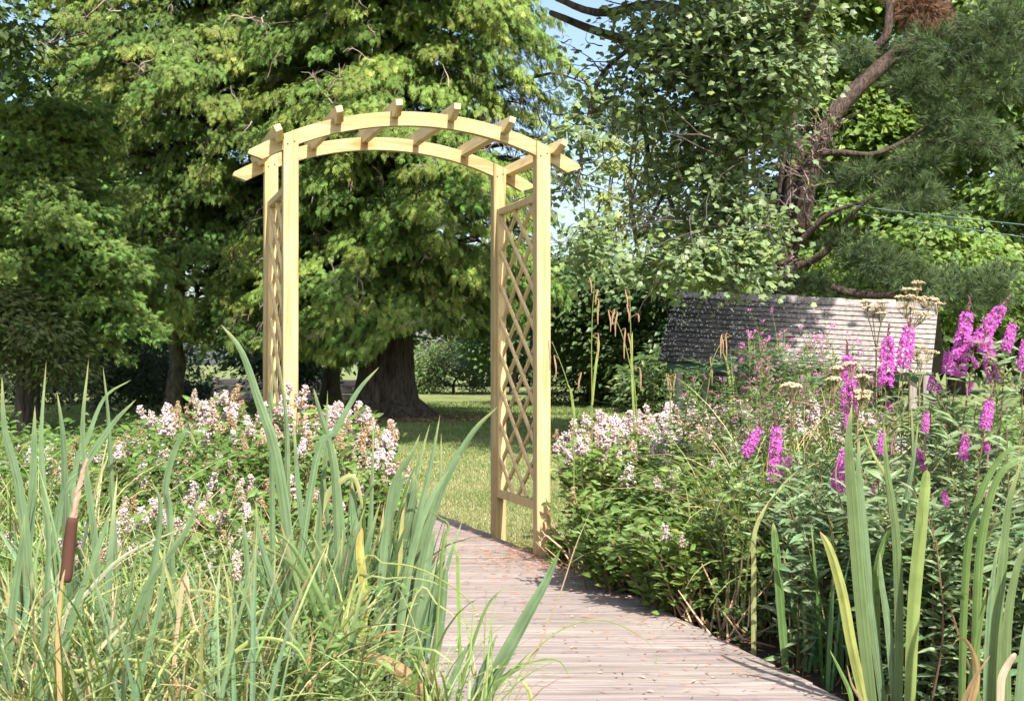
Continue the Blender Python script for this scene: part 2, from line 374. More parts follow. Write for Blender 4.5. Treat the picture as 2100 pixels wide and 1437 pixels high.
M_SHINGLE = wood_mat("grey_shingle", 2, (.33, .292, .275), (.2, .175, .165), (.2, .18, .16), .5, .9, tint=True, bump=.12, knots=False)
M_LAWN = ground_mat("lawn_ground", [(.3, (.09, .12, .03)), (.46, (.15, .19, .06)), (.64, (.28, .27, .13))], .9, 55)
M_SOIL = ground_mat("soil_ground", [(.3, (.025, .018, .012)), (.6, (.07, .05, .035))], 3, 60)
M_STONE = ground_mat("wall_stone", [(.3, (.3, .24, .21)), (.6, (.5, .43, .39))], 2, 30)

# ------------------------------------------------------------------ ground, planting beds, boardwalk
g = MB(); g.add([(-400, -30, -.05), (400, -30, -.05), (400, 700, -.05), (-400, 700, -.05)], [(0, 1, 2, 3)])
tag(g.build("lawn_ground", M_LAWN), kind='structure')

# deck edges in plan: right edge read from the photograph, left edge 1.22 m across
R_EDGE = np.array([(1.2, 1.6), (1.12, 2.6), (.955, 3.7), (.732, 4.46), (.567, 5.18), (.208, 6.33), (.097, 6.66), (-.136, 7.44), (-.53, 8.55), (-.86, 9.35), (-1.5, 10.5), (-2.5, 11.8), (-3.9, 13.0)])
def edge_x(y): return np.interp(y, R_EDGE[:, 1], R_EDGE[:, 0])
ys = np.linspace(1.6, 13, 200); sx = edge_x(ys)
for _ in range(3): sx = np.convolve(np.pad(sx, 4, mode='edge'), np.ones(9) / 9, 'valid')
def ex(y): return np.interp(y, ys, sx)
def ex_left(y):
    sl = (ex(y + .2) - ex(y - .2)) / .4
    return ex(y) - np.interp(y, [3, 4.5, 6, 9], [1.1, 1.1, 1.2, 1.2]) * np.sqrt(1 + sl ** 2)
def bed(name, poly, z):
    b = MB(); n = len(poly); b.add([(x, y, z) for x, y in poly], None, [(0, i, i + 1) for i in range(1, n - 1)]); return tag(b.build(name, M_SOIL), kind='structure')
b = MB(); yy = np.linspace(1.2, 9.0, 40); V = []; Q = []
for i, y in enumerate(yy): V += [(-9, y, -.046), (ex_left(y) + .12, y, -.046)]
for i in range(39): Q.append((2 * i, 2 * i + 1, 2 * i + 3, 2 * i + 2))
b.add(V, Q); tag(b.build("planting_bed", M_SOIL), kind='structure')
b = MB(); yy = np.linspace(1.2, 6.9, 40); V = []; Q = []
for i, y in enumerate(yy): V += [(max(ex(y) - .12, .28 if y > 6.4 else -9), y, -.046), (12, y, -.046)]
for i in range(39): Q.append((2 * i, 2 * i + 1, 2 * i + 3, 2 * i + 2))
b.add(V, Q); tag(b.build("planting_bed", M_SOIL), kind='structure')

dk = MB(); y = 1.9; k = 0
while y < 12.6:
    wd = .118; y0, y1 = y, y + wd
    tl = RNG.uniform(-.006, .006); sk = -.05
    zc = RNG.uniform(-.0025, .0025); tint = np.array([1, 1, 1]) * RNG.uniform(.9, 1.08) * np.array([RNG.uniform(.98, 1.02), 1, RNG.uniform(.97, 1.03)])
    xl0, xl1 = ex_left(y0), ex_left(y1); xr0, xr1 = ex(y0) + tl, ex(y1) + tl
    n = 8; rows = []
    for j in range(n + 1):
        f = j / n; xa = xl0 + (xr0 - xl0) * f; xb = xl1 + (xr1 - xl1) * f; dy = sk * (f - .5) * 1.2
        z = zc + RNG.uniform(-.001, .001)
        rows.append([(xa, y0 + dy, -.035), (xa, y0 + dy, z - .002), (xa, y0 + dy + .0025, z), (xb, y1 + dy - .0025, z + .0005), (xb, y1 + dy, z - .002), (xb, y1 + dy, -.035)])
    V = np.array(rows).reshape(-1, 3); Q = []
    for j in range(n):
        for i in range(5): Q.append((j * 6 + i, j * 6 + 6 + i, j * 6 + 7 + i, j * 6 + 1 + i))
    T = []
    for e in (0, n * 6): T += [(e, e + i, e + i + 1) for i in range(1, 5)]
    dk.add(V, Q, T, tint)
    for xn in (xl0 + .05, xl0 + .09, xr0 - .05, xr0 - .09, (xl0 + xr0) / 2):
        for yn in (y0 + .03, y1 - .03):
            yy_ = yn + sk * ((xn - xl0) / (xr0 - xl0) - .5) * 1.2; e = .004
            dk.add([(xn - e, yy_ - e, z + .003), (xn + e, yy_ - e, z + .003), (xn + e, yy_ + e, z + .003), (xn - e, yy_ + e, z + .003)], [(0, 1, 2, 3)], None, (.72, .64, .6))
    y += wd + .0025; k += 1
# bearers under the plank ends
for off in (-.05, -1.1):
    pts = [(ex(yv) + off * 1.02, yv) for yv in np.linspace(1.9, 12.5, 60)]
    V = []; Q = []
    for (x, yv) in pts: V += [(x - .03, yv, -.16), (x - .03, yv, -.036), (x + .03, yv, -.036), (x + .03, yv, -.16)]
    for i in range(59):
        for j in range(3): Q.append((i * 4 + j, i * 4 + 4 + j, i * 4 + 5 + j, i * 4 + 1 + j))
    dk.add(V, Q, None, (.45, .42, .4))
tag(dk.build("boardwalk", M_DECK), "weathered grey pink plank boardwalk curving under the arch", kind='structure')

# ------------------------------------------------------------------ garden arch
au = np.array([.956, .292, 0]); au /= np.linalg.norm(au); ang = math.atan2(au[1], au[0])
arch = thing("garden_arch", "pale new timber garden arch with curved top and lattice sides over the boardwalk", "garden arch", (-1.016, 6.14, 0), rotz=ang)
X_, Y_, Z_ = np.eye(3); WSP = 1.225; DSP = .75; PW = .07
AC, AZ, AR = WSP / 2, 2.128, 1.60                      # arch centre, apex height, radius
def ztop(u): return AZ - AR + math.sqrt(AR ** 2 - (u - AC) ** 2)
for u in (0, WSP):
    for v in (0, DSP):
        m = MB(); zt0, zt1 = ztop(u - PW / 2) - .004, ztop(u + PW / 2) - .004; b_ = .004
        z0 = -.12
        prof = [(u - PW / 2 + b_, v), (u + PW / 2 - b_, v), (u + PW / 2, v + b_), (u + PW / 2, v + PW - b_), (u + PW / 2 - b_, v + PW), (u - PW / 2 + b_, v + PW), (u - PW / 2, v + PW - b_), (u - PW / 2, v + b_)]
        V = [(x, yv, z0) for x, yv in prof] + [(x, yv, ztop(x) - .05) for x, yv in prof] + [(x, yv, ztop(x) - .003) for x, yv in prof]
        Q = [(r * 8 + i, r * 8 + (i + 1) % 8, r * 8 + 8 + (i + 1) % 8, r * 8 + 8 + i) for r in (0, 1) for i in range(8)]
        T = [(16, 16 + i, 17 + i) for i in range(1, 7)]
        m.add(V, Q, T); po = m.build("post", M_WZ, arch)
        for du in (-.016, .016):
            s_ = MB()
            c = np.array([u + du, v - .0015, ztop(u) - .055 + du * .4]); a = np.linspace(0, 2 * math.pi, 8, endpoint=False)
            s_.add(np.concatenate([[c + (np.cos(t) * .0045, 0, np.sin(t) * .0045) for t in a], [c - (0, .001, 0)]]), None, [(8, (i + 1) % 8, i) for i in range(8)], (.1, .09, .07))
            s_.build("screw_head", M_TWIG, po)
for v in (0.014, DSP + .014):
    m = MB(); top = []; bot = []; th = .066
    e0, e1 = AC - .80, AC + .80
    for u in np.linspace(e0, e1, 41): top.append((u, ztop(u)))
    for u in np.linspace(e1 - .06, e0 + .06, 41):
        dz = math.sqrt(max(0, (AR - th) ** 2 - (u - AC) ** 2)); bot.append((u, AZ - AR + dz))
    tipR = (e1 + .008, ztop(e1) - .018); tipL = (e0 - .008, ztop(e0) - .018)
    # strip between top and bottom curves, thickness .042
    n = 41; t_ = np.array(top); b2 = np.array(bot)[::-1]
    V = []
    for w_ in (v, v + .042):
        V += [(p[0], w_, p[1]) for p in t_] + [(p[0], w_, p[1]) for p in b2] + [(tipL[0], w_, tipL[1]), (tipR[0], w_, tipR[1])]
    K = 2 * n + 2; Q = []; T = []
    for s in (0, K):
        for i in range(n - 1): Q.append((s + i, s + i + 1, s + n + i + 1, s + n + i))
        T += [(s + 0, s + n, s + 2 * n), (s + n - 1, s + 2 * n - 1, s + 2 * n + 1)]
    for i in range(n - 1): Q += [(i, i + 1, K + i + 1, K + i), (n + i, n + i + 1, K + n + i + 1, K + n + i)]
    Q += [(0, 2 * n, K + 2 * n, K), (2 * n, n, K + n, K + 2 * n), (n - 1, 2 * n + 1, K + 2 * n + 1, K + n - 1), (2 * n + 1, 2 * n - 1, K + 2 * n - 1, K + 2 * n + 1)]
    m.add(V, Q, T); m.build("arched_beam", M_WX, arch)
for u in (-.062, .213, .488, .763, 1.03, 1.288):
    m = MB(); tl = math.asin((u - AC) / AR); nz = np.array([math.sin(tl), 0, math.cos(tl)]); nu = np.array([math.cos(tl), 0, -math.sin(tl)])
    zc = AZ - AR; c = np.array([AC, 0, zc]) + nz * (AR + .006)
    v0, v1, h = -.085, DSP + PW + .085, .034
    prof = [(v0, h), (v1, h), (v1 + .012, h - .004), (v1 + .012, .004), (v1 - .04, -h), (v0 + .04, -h), (v0 - .012, .004), (v0 - .012, h - .004)]
    prism(m, prof, -.0155, .0155, Y_, nz, nu, c); m.build("rafter", M_WY, arch)
# lattice side panels
for u in (0, WSP):
    pn = MB(); z0, z1 = .215, 1.77; a0, a1 = PW + .001, DSP - .001; xo = u - .02; xi = u + .02; s = .032
    box(pn, (xo, a0, z0), (xi, a0 + s, z1), bev=.003); box(pn, (xo, a1 - s, z0), (xi, a1, z1), bev=.003)
    box(pn, (xo + .001, a0 + s, z1 - .036), (xi - .001, a1 - s, z1 - .001), bev=.003)
    box(pn, (xo + .001, a0 + s, z0 + .001), (xi - .001, a1 - s, z0 + .045), bev=.003)
    po = pn.build("lattice_panel", M_LAT, arch)
    lt = MB(); slope = .74; A0, A1 = a0 + s * .6, a1 - s * .6; wl = .0115
    for sg, xx in ((1, u - .008), (-1, u + .008)):
        for kz in np.arange(z0 - 1.0, z1 + 1.0, .186):
            pts = []
            for a in np.linspace(A0, A1, 25):
                z = kz + (sg * slope) * (a - A0)
                if z0 + .03 < z < z1 - .03: pts.append((a, z))
            if len(pts) < 3: continue
            (ya, za), (yb, zb) = pts[0], pts[-1]
            d = nrm(np.array([0, yb - ya, zb - za])); n_ = np.cross(d, X_)
            p0 = np.array([xx, ya, za]); p1 = np.array([xx, yb, zb])
            prof = [(-.0105, -.007), (.0105, -.007), (.0105, .001), (.006, .007), (-.006, .007), (-.0105, .001)]
            V = [p + n_ * a_ + X_ * (b_ if sg < 0 else -b_) * 1.0 for p in (p0, p1) for a_, b_ in prof]
            lt.add(V, [(i, (i + 1) % 6, 6 + (i + 1) % 6, 6 + i) for i in range(6)], [(0, 1, 2), (0, 2, 3), (0, 3, 4), (0, 4, 5)])
    lt.build("lattice", M_LAT, po)

# ------------------------------------------------------------------ trees
def at_px(px, D): return np.array([(px - CX) / F_PX * D, D, -.05])
def cypress(label, px, D, R, z0, ztop_, nb, col, tip, trunk_r, tmat, squash=1.0, seed=1, size=(.12, .21), upright=0.0, lump=.35, trunk=None, per=100, xc=0.0, twigs=0, shape=.55, name="cypress_tree", group="cypress trees on the lawn", skirt=None):
    global RNG
    RNG = np.random.default_rng(seed)
    base = at_px(px, D); root = thing(name, label, "tree", base, group)
    tb = MB()
    H = ztop_
    if trunk is None:
        pts = spline([base, base + (.05, 0, H * .3), base + (-.05, .1, H * .6), base + (0, 0, H * .95)], 16)
        rr = trunk_r * (np.linspace(1, .12, 16)); rr[0] *= 1.5; rr[1] *= 1.1
        tube(tb, pts, rr, 12, rough=.08, seed=seed)
    else: trunk(tb, base)
    tb.build("trunk", tmat, root, smooth=True)
    mb = MB(); bb = MB()
    hz = RNG.random(nb) ** 1.15; z = z0 + (ztop_ - z0) * hz
    az = np.where(RNG.random(nb) < .7, RNG.uniform(-math.pi, 0, nb), RNG.uniform(-math.pi, math.pi, nb))
    env = R * np.clip(1 - ((z - z0 - .25 * (ztop_ - z0)) / ((ztop_ - z0) * .78)) ** 2, .05, 1) ** shape
    env = env * (1 + lump * np.sin(az * 3 + z * 1.7 + seed) * .5 + RNG.uniform(-lump, lump * .55, nb) * .6)
    Lb = RNG.uniform(.9, 1.9, nb) * min(1, R / 2.4) ; inner = np.maximum(env - Lb, .1)
    h = np.stack([np.cos(az), np.sin(az) * squash, 0 * az], -1)
    h = nrm(h)
    b = base + np.array([xc, 0, 0]) + h * inner[:, None] + np.stack([0 * z, 0 * z, z + .05], -1)
    azz = az + RNG.uniform(-.5, .5, nb); hd = np.stack([np.cos(azz), np.sin(azz), 0 * azz], -1)
    rise = RNG.uniform(.0, .35, nb) * (1 + 2 * upright); droop = RNG.uniform(.35, .8, nb) * (1 - upright)
    m = per; s = RNG.random((nb, m)) ** .7; l = RNG.uniform(-1, 1, (nb, m)) * .52 * (1 - .6 * s)
    side = np.stack([-np.sin(azz), np.cos(azz), 0 * azz], -1)
    pos = b[:, None] + hd[:, None] * (s * Lb[:, None])[..., None] + side[:, None] * l[..., None]
    pos[..., 2] += rise[:, None] * s * Lb[:, None] - droop[:, None] * s ** 2 * Lb[:, None] * .9 - .5 * l ** 2 + RNG.normal(0, .05, (nb, m))
    d = hd[:, None] * .75 + side[:, None] * (np.sign(l) * np.abs(l) * 1.3)[..., None] + RNG.normal(0, .42, (nb, m, 3))
    d[..., 2] += -.25 - .75 * (1 - upright) * s + upright * 1.6
    n = np.stack([0 * s, 0 * s, 1 + 0 * s], -1) + hd[:, None] * .7 + np.array([.2, -.6, 0]) + RNG.normal(0, .7, (nb, m, 3))
    pos = pos.reshape(-1, 3); d = d.reshape(-1, 3); n = n.reshape(-1, 3); s_ = s.reshape(-1)
    keep = pos[:, 2] > .55
    if skirt is not None: keep &= pos[:, 2] > skirt(pos[:, 0] / pos[:, 1] * F_PX + CX)
    pos, d, n, s_ = pos[keep], d[keep], n[keep], s_[keep]
    N = len(pos); sel = RNG.integers(0, 4, N)
    bc = np.repeat(1 + RNG.uniform(-.28, .28, nb), m)[keep][:, None]
    yel = (np.repeat(RNG.random(nb) ** 1.2, m)[keep] * (s_ ** 1.0))[:, None]
    cc = vary(col, N, .42, .12) * bc; tc = cc * (1 - .85 * yel) + vary(tip, N, .2, .08) * .85 * yel
    sz = RNG.uniform(*size, N)
    for k in range(4):
        j = sel == k; scatter(mb, SPRAYS[k], pos[j], d[j], n[j], sz[j], cc[j], tc[j])
    mb.build("crown", M_CONIFER, root)
    # limbs seen through the foliage
    for i in range(0, nb, 3):
        if z[i] < 2.6: continue
        p = [base + np.array([xc * .5, 0, z[i] * .9 + .0]), b[i], b[i] + hd[i] * Lb[i] * .5 + (0, 0, rise[i] * .3 * Lb[i]), b[i] + hd[i] * Lb[i] * .9 + (0, 0, -.2 * droop[i] * Lb[i])]
        tube(bb, spline(p, 7), np.linspace(.05, .008, 7), 4, (.07, .055, .045))
    for i in range(twigs):
        j = RNG.integers(0, nb)
        if az[j] > 0: continue
        p0 = b[j] + hd[j] * Lb[j] * RNG.uniform(.3, .95) + (0, -.12, RNG.uniform(-.1, .2)); L_ = RNG.uniform(.3, .8)
        dd = nrm(hd[j] * .3 + RNG.normal(0, .6, 3) + (0, -.25, .1)); pp = [p0]
        for _ in range(6): dd = nrm(dd + RNG.normal(0, .3, 3) + (0, 0, -.07)); pp.append(pp[-1] + dd * L_ / 6)
        tube(bb, pp, np.linspace(.011, .004, 7), 3, tuple(np.array([.36, .28, .24]) * RNG.uniform(.6, 1.1)), cap=False)
        for _ in range(3):
            q = pp[RNG.integers(1, 6)]; d2 = nrm(dd + RNG.normal(0, .9, 3)); tube(bb, [q, q + d2 * L_ * .2, q + nrm(d2 + (0, 0, -.4)) * L_ * .38], [.006, .005, .003], 3, (.3, .23, .2), cap=False)
    bb.build("branches", M_TWIG, root)
    return root

def big_trunk(tb, base):
    pts = [base + (0, 0, -.05), base + (0, 0, .12), base + (0, 0, .35), base + (.02, 0, .75), base + (.04, 0, 1.3), base + (0, 0, 2.2), base + (0, 0, 4), base + (0, 0, 9)]
    V = []; ns = 40
    R0 = [.95, .76, .57, .50, .47, .45, .36, .1]; r = np.random.default_rng(3)
    ph = r.uniform(0, 6.28, 6)
    for p, R_ in zip(pts, R0):
        for j in range(ns):
            a = 2 * math.pi * j / ns; fl = max(0, (R_ - .45) / .35)
            k = 1 + (.05 + .18 * fl) * math.sin(a * 5 + ph[0]) + (.04 + .05 * fl) * math.sin(a * 9 + ph[1]) - .22 * math.exp(-((a - 4.85) / .13) ** 2) + .02 * r.uniform(-1, 1)
            V.append(p + np.array([math.cos(a) * R_ * k, math.sin(a) * R_ * k, 0]))
    Q = [(i * ns + j, i * ns + (j + 1) % ns, (i + 1) * ns + (j + 1) % ns, (i + 1) * ns + j) for i in range(len(pts) - 1) for j in range(ns)]
    tb.add(V, Q)
def leaning_trunk(tb, base):
    tube(tb, spline([base + (-.05, 0, -.05), base + (0, 0, .5), base + (.06, 0, 1.0), base + (.0, 0, 1.7), base + (.1, 0, 3), base + (.1, 0, 8)], 26), np.concatenate([[.26, .21], np.linspace(.19, .1, 24)]), 14, rough=.05, seed=5)

DG = (.045, .085, .02); YT = (.34, .36, .09)
def sk_main(px): return np.interp(px, [560, 620, 680, 700, 760, 800, 860, 1000, 1100, 1180], [1.1, 1.1, 1.0, .95, .95, 1.45, 1.6, 1.45, 1.75, 2.0])
def sk_mid(px): return np.interp(px, [150, 230, 300, 340, 420, 480, 560, 700], [1.7, 1.75, 1.85, 1.6, 1.25, 1.2, 1.1, 1.2])
cypress("huge spreading cypress behind the arch with thick dark flared trunk and yellow tipped sprays", 788, 24.5, 2.75, 1.2, 16, 900, (.115, .205, .045), (.6, .62, .15), .5, M_BARK, seed=11, trunk=big_trunk, xc=.45, twigs=500, per=115, shape=.4, skirt=sk_main)
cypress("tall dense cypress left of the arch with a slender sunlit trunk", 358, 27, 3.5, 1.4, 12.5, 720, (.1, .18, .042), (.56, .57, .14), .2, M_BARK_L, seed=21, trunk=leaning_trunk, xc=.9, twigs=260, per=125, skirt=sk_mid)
cypress("bright green bushy cypress at the far left edge with upswept sprays", 60, 20.5, 1.75, 1.15, 4.7, 330, (.1, .18, .042), (.38, .46, .12), .16, M_BARK, seed=31, upright=.4, size=(.1, .19), per=120, lump=.75, shape=1.0, group="cypress trees on the lawn")
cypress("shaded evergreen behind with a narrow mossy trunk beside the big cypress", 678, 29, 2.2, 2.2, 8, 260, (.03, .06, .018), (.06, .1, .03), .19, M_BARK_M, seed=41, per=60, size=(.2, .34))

def clump_points(clumps, n, rng_flat=1.0):
    """random points in ellipsoid clumps (centre xyz, radii xyz), denser near the shell"""
    C = np.array([c[0] for c in clumps]); Rr = np.array([c[1] for c in clumps])
    vol = Rr[:, 0] * Rr[:, 2]; idx = RNG.choice(len(clumps), n, p=vol / vol.sum())
    d = randdir(n); r = RNG.random(n) ** .45
    return C[idx] + d * r[:, None] * Rr[idx], d, idx
def leafy(mb, clumps, nspray, per, tmpl, size, col, col2, spread=.35, flat=.25, up=1.0, nj=.45, ctint=.2, gap=.22):
    """sprays of leaves lying in loose horizontal layers"""
    p, dd, idx = clump_points(clumps, nspray)
    if gap > 0:
        f = 2.6 / max(size[1] * 6, .3); q = p * f * 1.6
        nz = np.sin(q[:, 0] * 2.1 + 1.7 * np.sin(q[:, 2] * 1.3)) * np.sin(q[:, 2] * 2.4 + 1.3 * np.sin(q[:, 0] * 1.1 + q[:, 1])) + .35 * np.sin(q[:, 0] * 5 + q[:, 2] * 4)
        k_ = nz > np.quantile(nz, gap); p, dd, idx = p[k_], dd[k_], idx[k_]; nspray = len(p)
    out = nrm(dd * (1, 1, .3)); k = per
    off = RNG.normal(0, 1, (nspray, k, 3)) * np.array([spread, spread, spread * flat])
    pos = p[:, None] + off; pos[..., 2] -= .25 * (off[..., 0] ** 2 + off[..., 1] ** 2) / max(spread, .01)
    d = nrm(off * (1, 1, .3)) + out[:, None] * .5 + RNG.normal(0, .3, (nspray, k, 3)); d[..., 2] -= .45
    n = RNG.normal(0, nj, (nspray, k, 3)) + out[:, None] * .45 + np.array([.2, -.55, 0]); n[..., 2] += up
    N = nspray * k; ct = np.repeat(1 + RNG.uniform(-ctint, ctint, nspray), k)[:, None]
    mixf = np.repeat(RNG.random(nspray), k)[:, None] * RNG.random((N, 1))
    cc = (vary(col, N) * (1 - mixf) + vary(col2, N) * mixf) * ct
    scatter(mb, tmpl, pos.reshape(-1, 3), d.reshape(-1, 3), n.reshape(-1, 3), RNG.uniform(*size, N), cc)
    return p
def C_(px, py, D, rx, ry, rd=1.0):
    """clump given by photo position, half-sizes in photo pixels and a real depth half-size"""
    return (P(px, py, D), np.array([rx / F_PX * D, rd, ry / F_PX * D]))

# --- sycamore whose leaves hang over the roof
RNG = np.random.default_rng(51)
syc = thing("sycamore_tree", "broad leaved sycamore with grey green lobed leaves hanging over the shingled roof", "tree", at_px(1500, 20.5))
sb = MB(); tbase = at_px(1500, 20.5)
T1 = P(1500, 250, 19)
tube(sb, spline([tbase + (0, 0, -.1), tbase + (0, 0, 1.5), T1, P(1480, 60, 17.5), P(1470, -200, 16.5), P(1440, -600, 15)], 22), np.linspace(.3, .1, 22), 10, (.06, .05, .04), .06)
for path, r0 in (([T1, P(1400, 150, 16.5), P(1300, 90, 15), P(1215, 60, 14.5), P(1130, 25, 14)], .09), ([P(1480, 60, 17.5), P(1350, 10, 15.5), P(1230, 25, 14.2), P(1140, -5, 13.6)], .08),
                 ([P(1400, 150, 16.5), P(1315, 190, 15), P(1325, 270, 14.7), P(1335, 340, 14.6), P(1372, 402, 14.5)], .045), ([P(1372, 402, 14.5), P(1400, 480, 14.3), P(1420, 540, 14)], .025),
                 ([T1, P(1560, 150, 15), P(1640, 60, 13), P(1700, -60, 12)], .09), ([T1, P(1470, 300, 16), P(1500, 380, 14), P(1520, 480, 13.4)], .05),
                 ([P(1300, 90, 15), P(1230, 160, 14), P(1200, 280, 13.5), P(1180, 400, 13.3)], .03), ([T1, P(1420, 300, 15.5), P(1350, 420, 14.4), P(1300, 520, 14)], .035)):
    tube(sb, spline(path, 14), np.linspace(r0, r0 * .35, 14), 7, (.05, .042, .035), .1)
tube(sb, spline([P(1470, -200, 16.5), P(1000, -900, 14), P(500, -1300, 12.5)], 14), np.linspace(.14, .04, 14), 7, (.05, .042, .035))
for i in range(260):
    c = [P(1500, 100, 13.6), P(1560, 240, 13.4), P(1480, 380, 13.6), P(1460, 500, 13.2), P(1220, 190, 14), P(1185, 400, 13.5), P(1340, 130, 14)][RNG.integers(0, 7)] + RNG.normal(0, .35, 3)
    dd = nrm(RNG.normal(0, 1, 3) * (1, .6, .5) + (0, 0, -.3)); pp = [c]
    for _ in range(6): dd = nrm(dd + RNG.normal(0, .25, 3)); pp.append(pp[-1] + dd * .11)
    tube(sb, pp, np.linspace(.009, .003, 7), 3, cap=False)
sb.build("trunk", M_BARK, syc, smooth=True)
cr = MB(); SG = (.16, .22, .11); SG2 = (.24, .32, .08)
dense = [C_(1500, 100, 13.6, 170, 100, .9), C_(1400, 70, 14, 110, 65, .8), C_(1600, 120, 13, 70, 90, .7), C_(1560, 240, 13.4, 70, 70, .6), C_(1480, 240, 14, 100, 70, .7), C_(1490, 380, 13.6, 70, 80, .6), C_(1460, 520, 13.2, 75, 60, .5), C_(1530, 530, 13, 50, 60, .4), C_(1420, 320, 14.2, 50, 50, .5), C_(1600, 10, 13, 110, 50, .7), C_(1540, 440, 13.2, 45, 60, .4)]
leafy(cr, dense, 1650, 14, MAPLE, (.045, .085), SG, SG2, .15, .4, nj=.7, gap=.42)
sparse = [C_(1220, 190, 14, 60, 55, .6), C_(1290, 140, 14, 60, 50, .5), C_(1190, 270, 13.6, 55, 50, .5), C_(1180, 370, 13.5, 40, 60, .5), C_(1195, 480, 13.4, 50, 75, .5), C_(1240, 540, 13.4, 40, 30, .4), C_(1350, 230, 14, 60, 60, .5), C_(1310, 30, 14.2, 70, 40, .5), C_(1390, 450, 14, 45, 60, .4), C_(1340, 540, 14, 70, 50, .5), C_(1160, 110, 14, 30, 20, .3), C_(1360, 340, 14.4, 40, 50, .4)]
leafy(cr, sparse, 330, 11, MAPLE, (.05, .09), SG, SG2, .13, .4, nj=.7, gap=.35)
# the high crown above the picture that shades the lawn and the lower boughs behind
high = [((.6, 13.2, 6.6), (2.2, 1.6, .9)), ((-.6, 12.4, 6.9), (1.6, 1.3, .8)), ((2.6, 13.5, 6.4), (1.5, 1.8, 1.0)), ((4.1, 13.1, 6.8), (.95, 1.1, .6)), ((4.0, 13.2, 7.3), (.9, 1.1, .5)), ((1.2, 15, 8.6), (3.2, 2.6, 1.4)), ((4.6, 15, 7.4), (2.0, 2.0, 1.2)), ((-2.4, 12.6, 7.6), (1.8, 1.5, .8)), ((-4.2, 12.8, 8.3), (1.6, 1.5, .8))]
high = [(np.array(a), np.array(b)) for a, b in high]
leafy(cr, high, 2100, 13, MAPLE, (.13, .2), SG, SG2, .28, .3)
cr.build("crown", M_GLOSSY, syc)

# --- leaning pine behind the roof
RNG = np.random.default_rng(61)
pine = thing("pine_tree", "old pine with leaning reddish trunk and blue green needle tufts behind the roof", "tree", at_px(1622, 21))
pb = MB(); D = 21
def TP(path, r0, r1, n=18, ns=9, col=(1, 1, 1), rough=.07, mb=pb): tube(mb, spline(path, n), np.linspace(r0, r1, n), ns, col, rough, seed=int(abs(path[0][0]) * 100))
TP([at_px(1622, D), P(1618, 640, D), P(1620, 480, D), P(1634, 330, D), P(1620, 240, D), P(1640, 60, D), P(1650, -150, D)], .17, .1, 24)
TP([P(1640, 480, D - .1), P(1652, 400, D - .3), P(1672, 320, D - .4), P(1712, 235, D - .5), P(1775, 165, D - .5), P(1860, 92, D - .4), P(1925, 20, D - .3), P(2000, -90, D)], .16, .09, 24)
TP([at_px(1596, D + .3), P(1600, 560, D + .2), P(1602, 400, D + .2), P(1612, 300, D)], .1, .05)
TP([P(1652, 318, D - .4), P(1720, 312, D - .6), P(1790, 316, D - .8), P(1850, 292, D - .9), P(1900, 262, D - 1)], .055, .025)
TP([P(1638, 500, D - .2), P(1700, 440, D - .6), P(1775, 412, D - .9)], .06, .02)
TP([P(1600, 560, D), P(1690, 520, D - .3), P(1740, 450, D - .6), P(1790, 400, D - .9)], .07, .02)
TP([P(1800, 98, D - .4), P(1822, 60, D - .5), P(1826, -30, D - .5)], .07, .06)
TP([P(1630, 575, D), P(1690, 585, D - .5), P(1760, 602, D - .9), P(1900, 606, D - 1.1)], .09, .05)
TP([P(1850, 290, D - .9), P(1960, 290, D - 1.1), P(2060, 300, D - 1.2)], .03, .012)
TP([P(1925, 20, D - .3), P(2000, 60, D - .6), P(2080, 120, D - .8)], .05, .02)
pb.build("trunk", M_BARK_P, pine, smooth=True)
tw = MB()
for i in range(130):
    f = RNG.random(); p0 = spline([P(1600, 600, D), P(1625, 430, D), P(1665, 310, D - .4), P(1712, 235, D - .5)], 30)[int(f * 29)] + RNG.normal(0, .1, 3) * (1, 1, .5) + (0, -.18, 0)
    dd = nrm(RNG.normal(0, 1, 3) + (0, -.4, -.2)); pp = [p0]; L_ = RNG.uniform(.3, .8)
    for _ in range(5): dd = nrm(dd + RNG.normal(0, .35, 3)); pp.append(pp[-1] + dd * L_ / 5)
    tube(tw, pp, np.linspace(.012, .004, 6), 3, tuple(np.array([.26, .19, .16]) * RNG.uniform(.5, 1.1)), cap=False)
tw.build("dead_twigs", M_TWIG, pine)
pc = MB(); PG = (.075, .125, .06); PG2 = (.15, .2, .09)
pcl = [C_(1790, 130, D + .5, 90, 30, .4), C_(1880, 175, D - .8, 60, 26, .5), C_(1950, 100, D - .8, 110, 50, .8), C_(2050, 60, D - 1, 90, 70, .8), C_(2040, 160, D - 1, 90, 50, .7), C_(1950, 195, D - 1, 90, 30, .6), C_(1960, 255, D - 1, 70, 35, .6), C_(2010, 290, D - 1.1, 70, 30, .5), C_(1890, 330, D - 1, 60, 28, .5), C_(1780, 360, D - .8, 55, 24, .4), C_(1850, 400, D - 1, 80, 30, .6), C_(1920, 430, D - 1, 50, 20, .4),
       C_(1740, 500, D - .7, 60, 25, .5), C_(1800, 540, D - .9, 80, 30, .5), C_(1650, 590, D - .6, 80, 22, .5), C_(1950, 600, D - 1, 110, 45, .7), C_(2040, 590, D - 1, 70, 50, .7), C_(1860, 575, D - 1, 60, 30, .5), C_(2090, 380, D, 40, 50, .5), C_(1700, 370, D - .5, 30, 15, .3), C_(1270, 240, D + 1, 60, 28, .5), C_(1350, 250, D + 1, 60, 22, .5), C_(1750, 110, D - .5, 40, 20, .3)]
p, dd, idx = clump_points(pcl, 7600)
q = p * 3.2; nz = np.sin(q[:, 0] * 2 + 1.5 * np.sin(q[:, 2] * 2)) * np.sin(q[:, 2] * 3 + q[:, 1]) + .3 * np.sin(q[:, 0] * 6); k_ = nz > np.quantile(nz, .3); p, dd = p[k_], dd[k_]
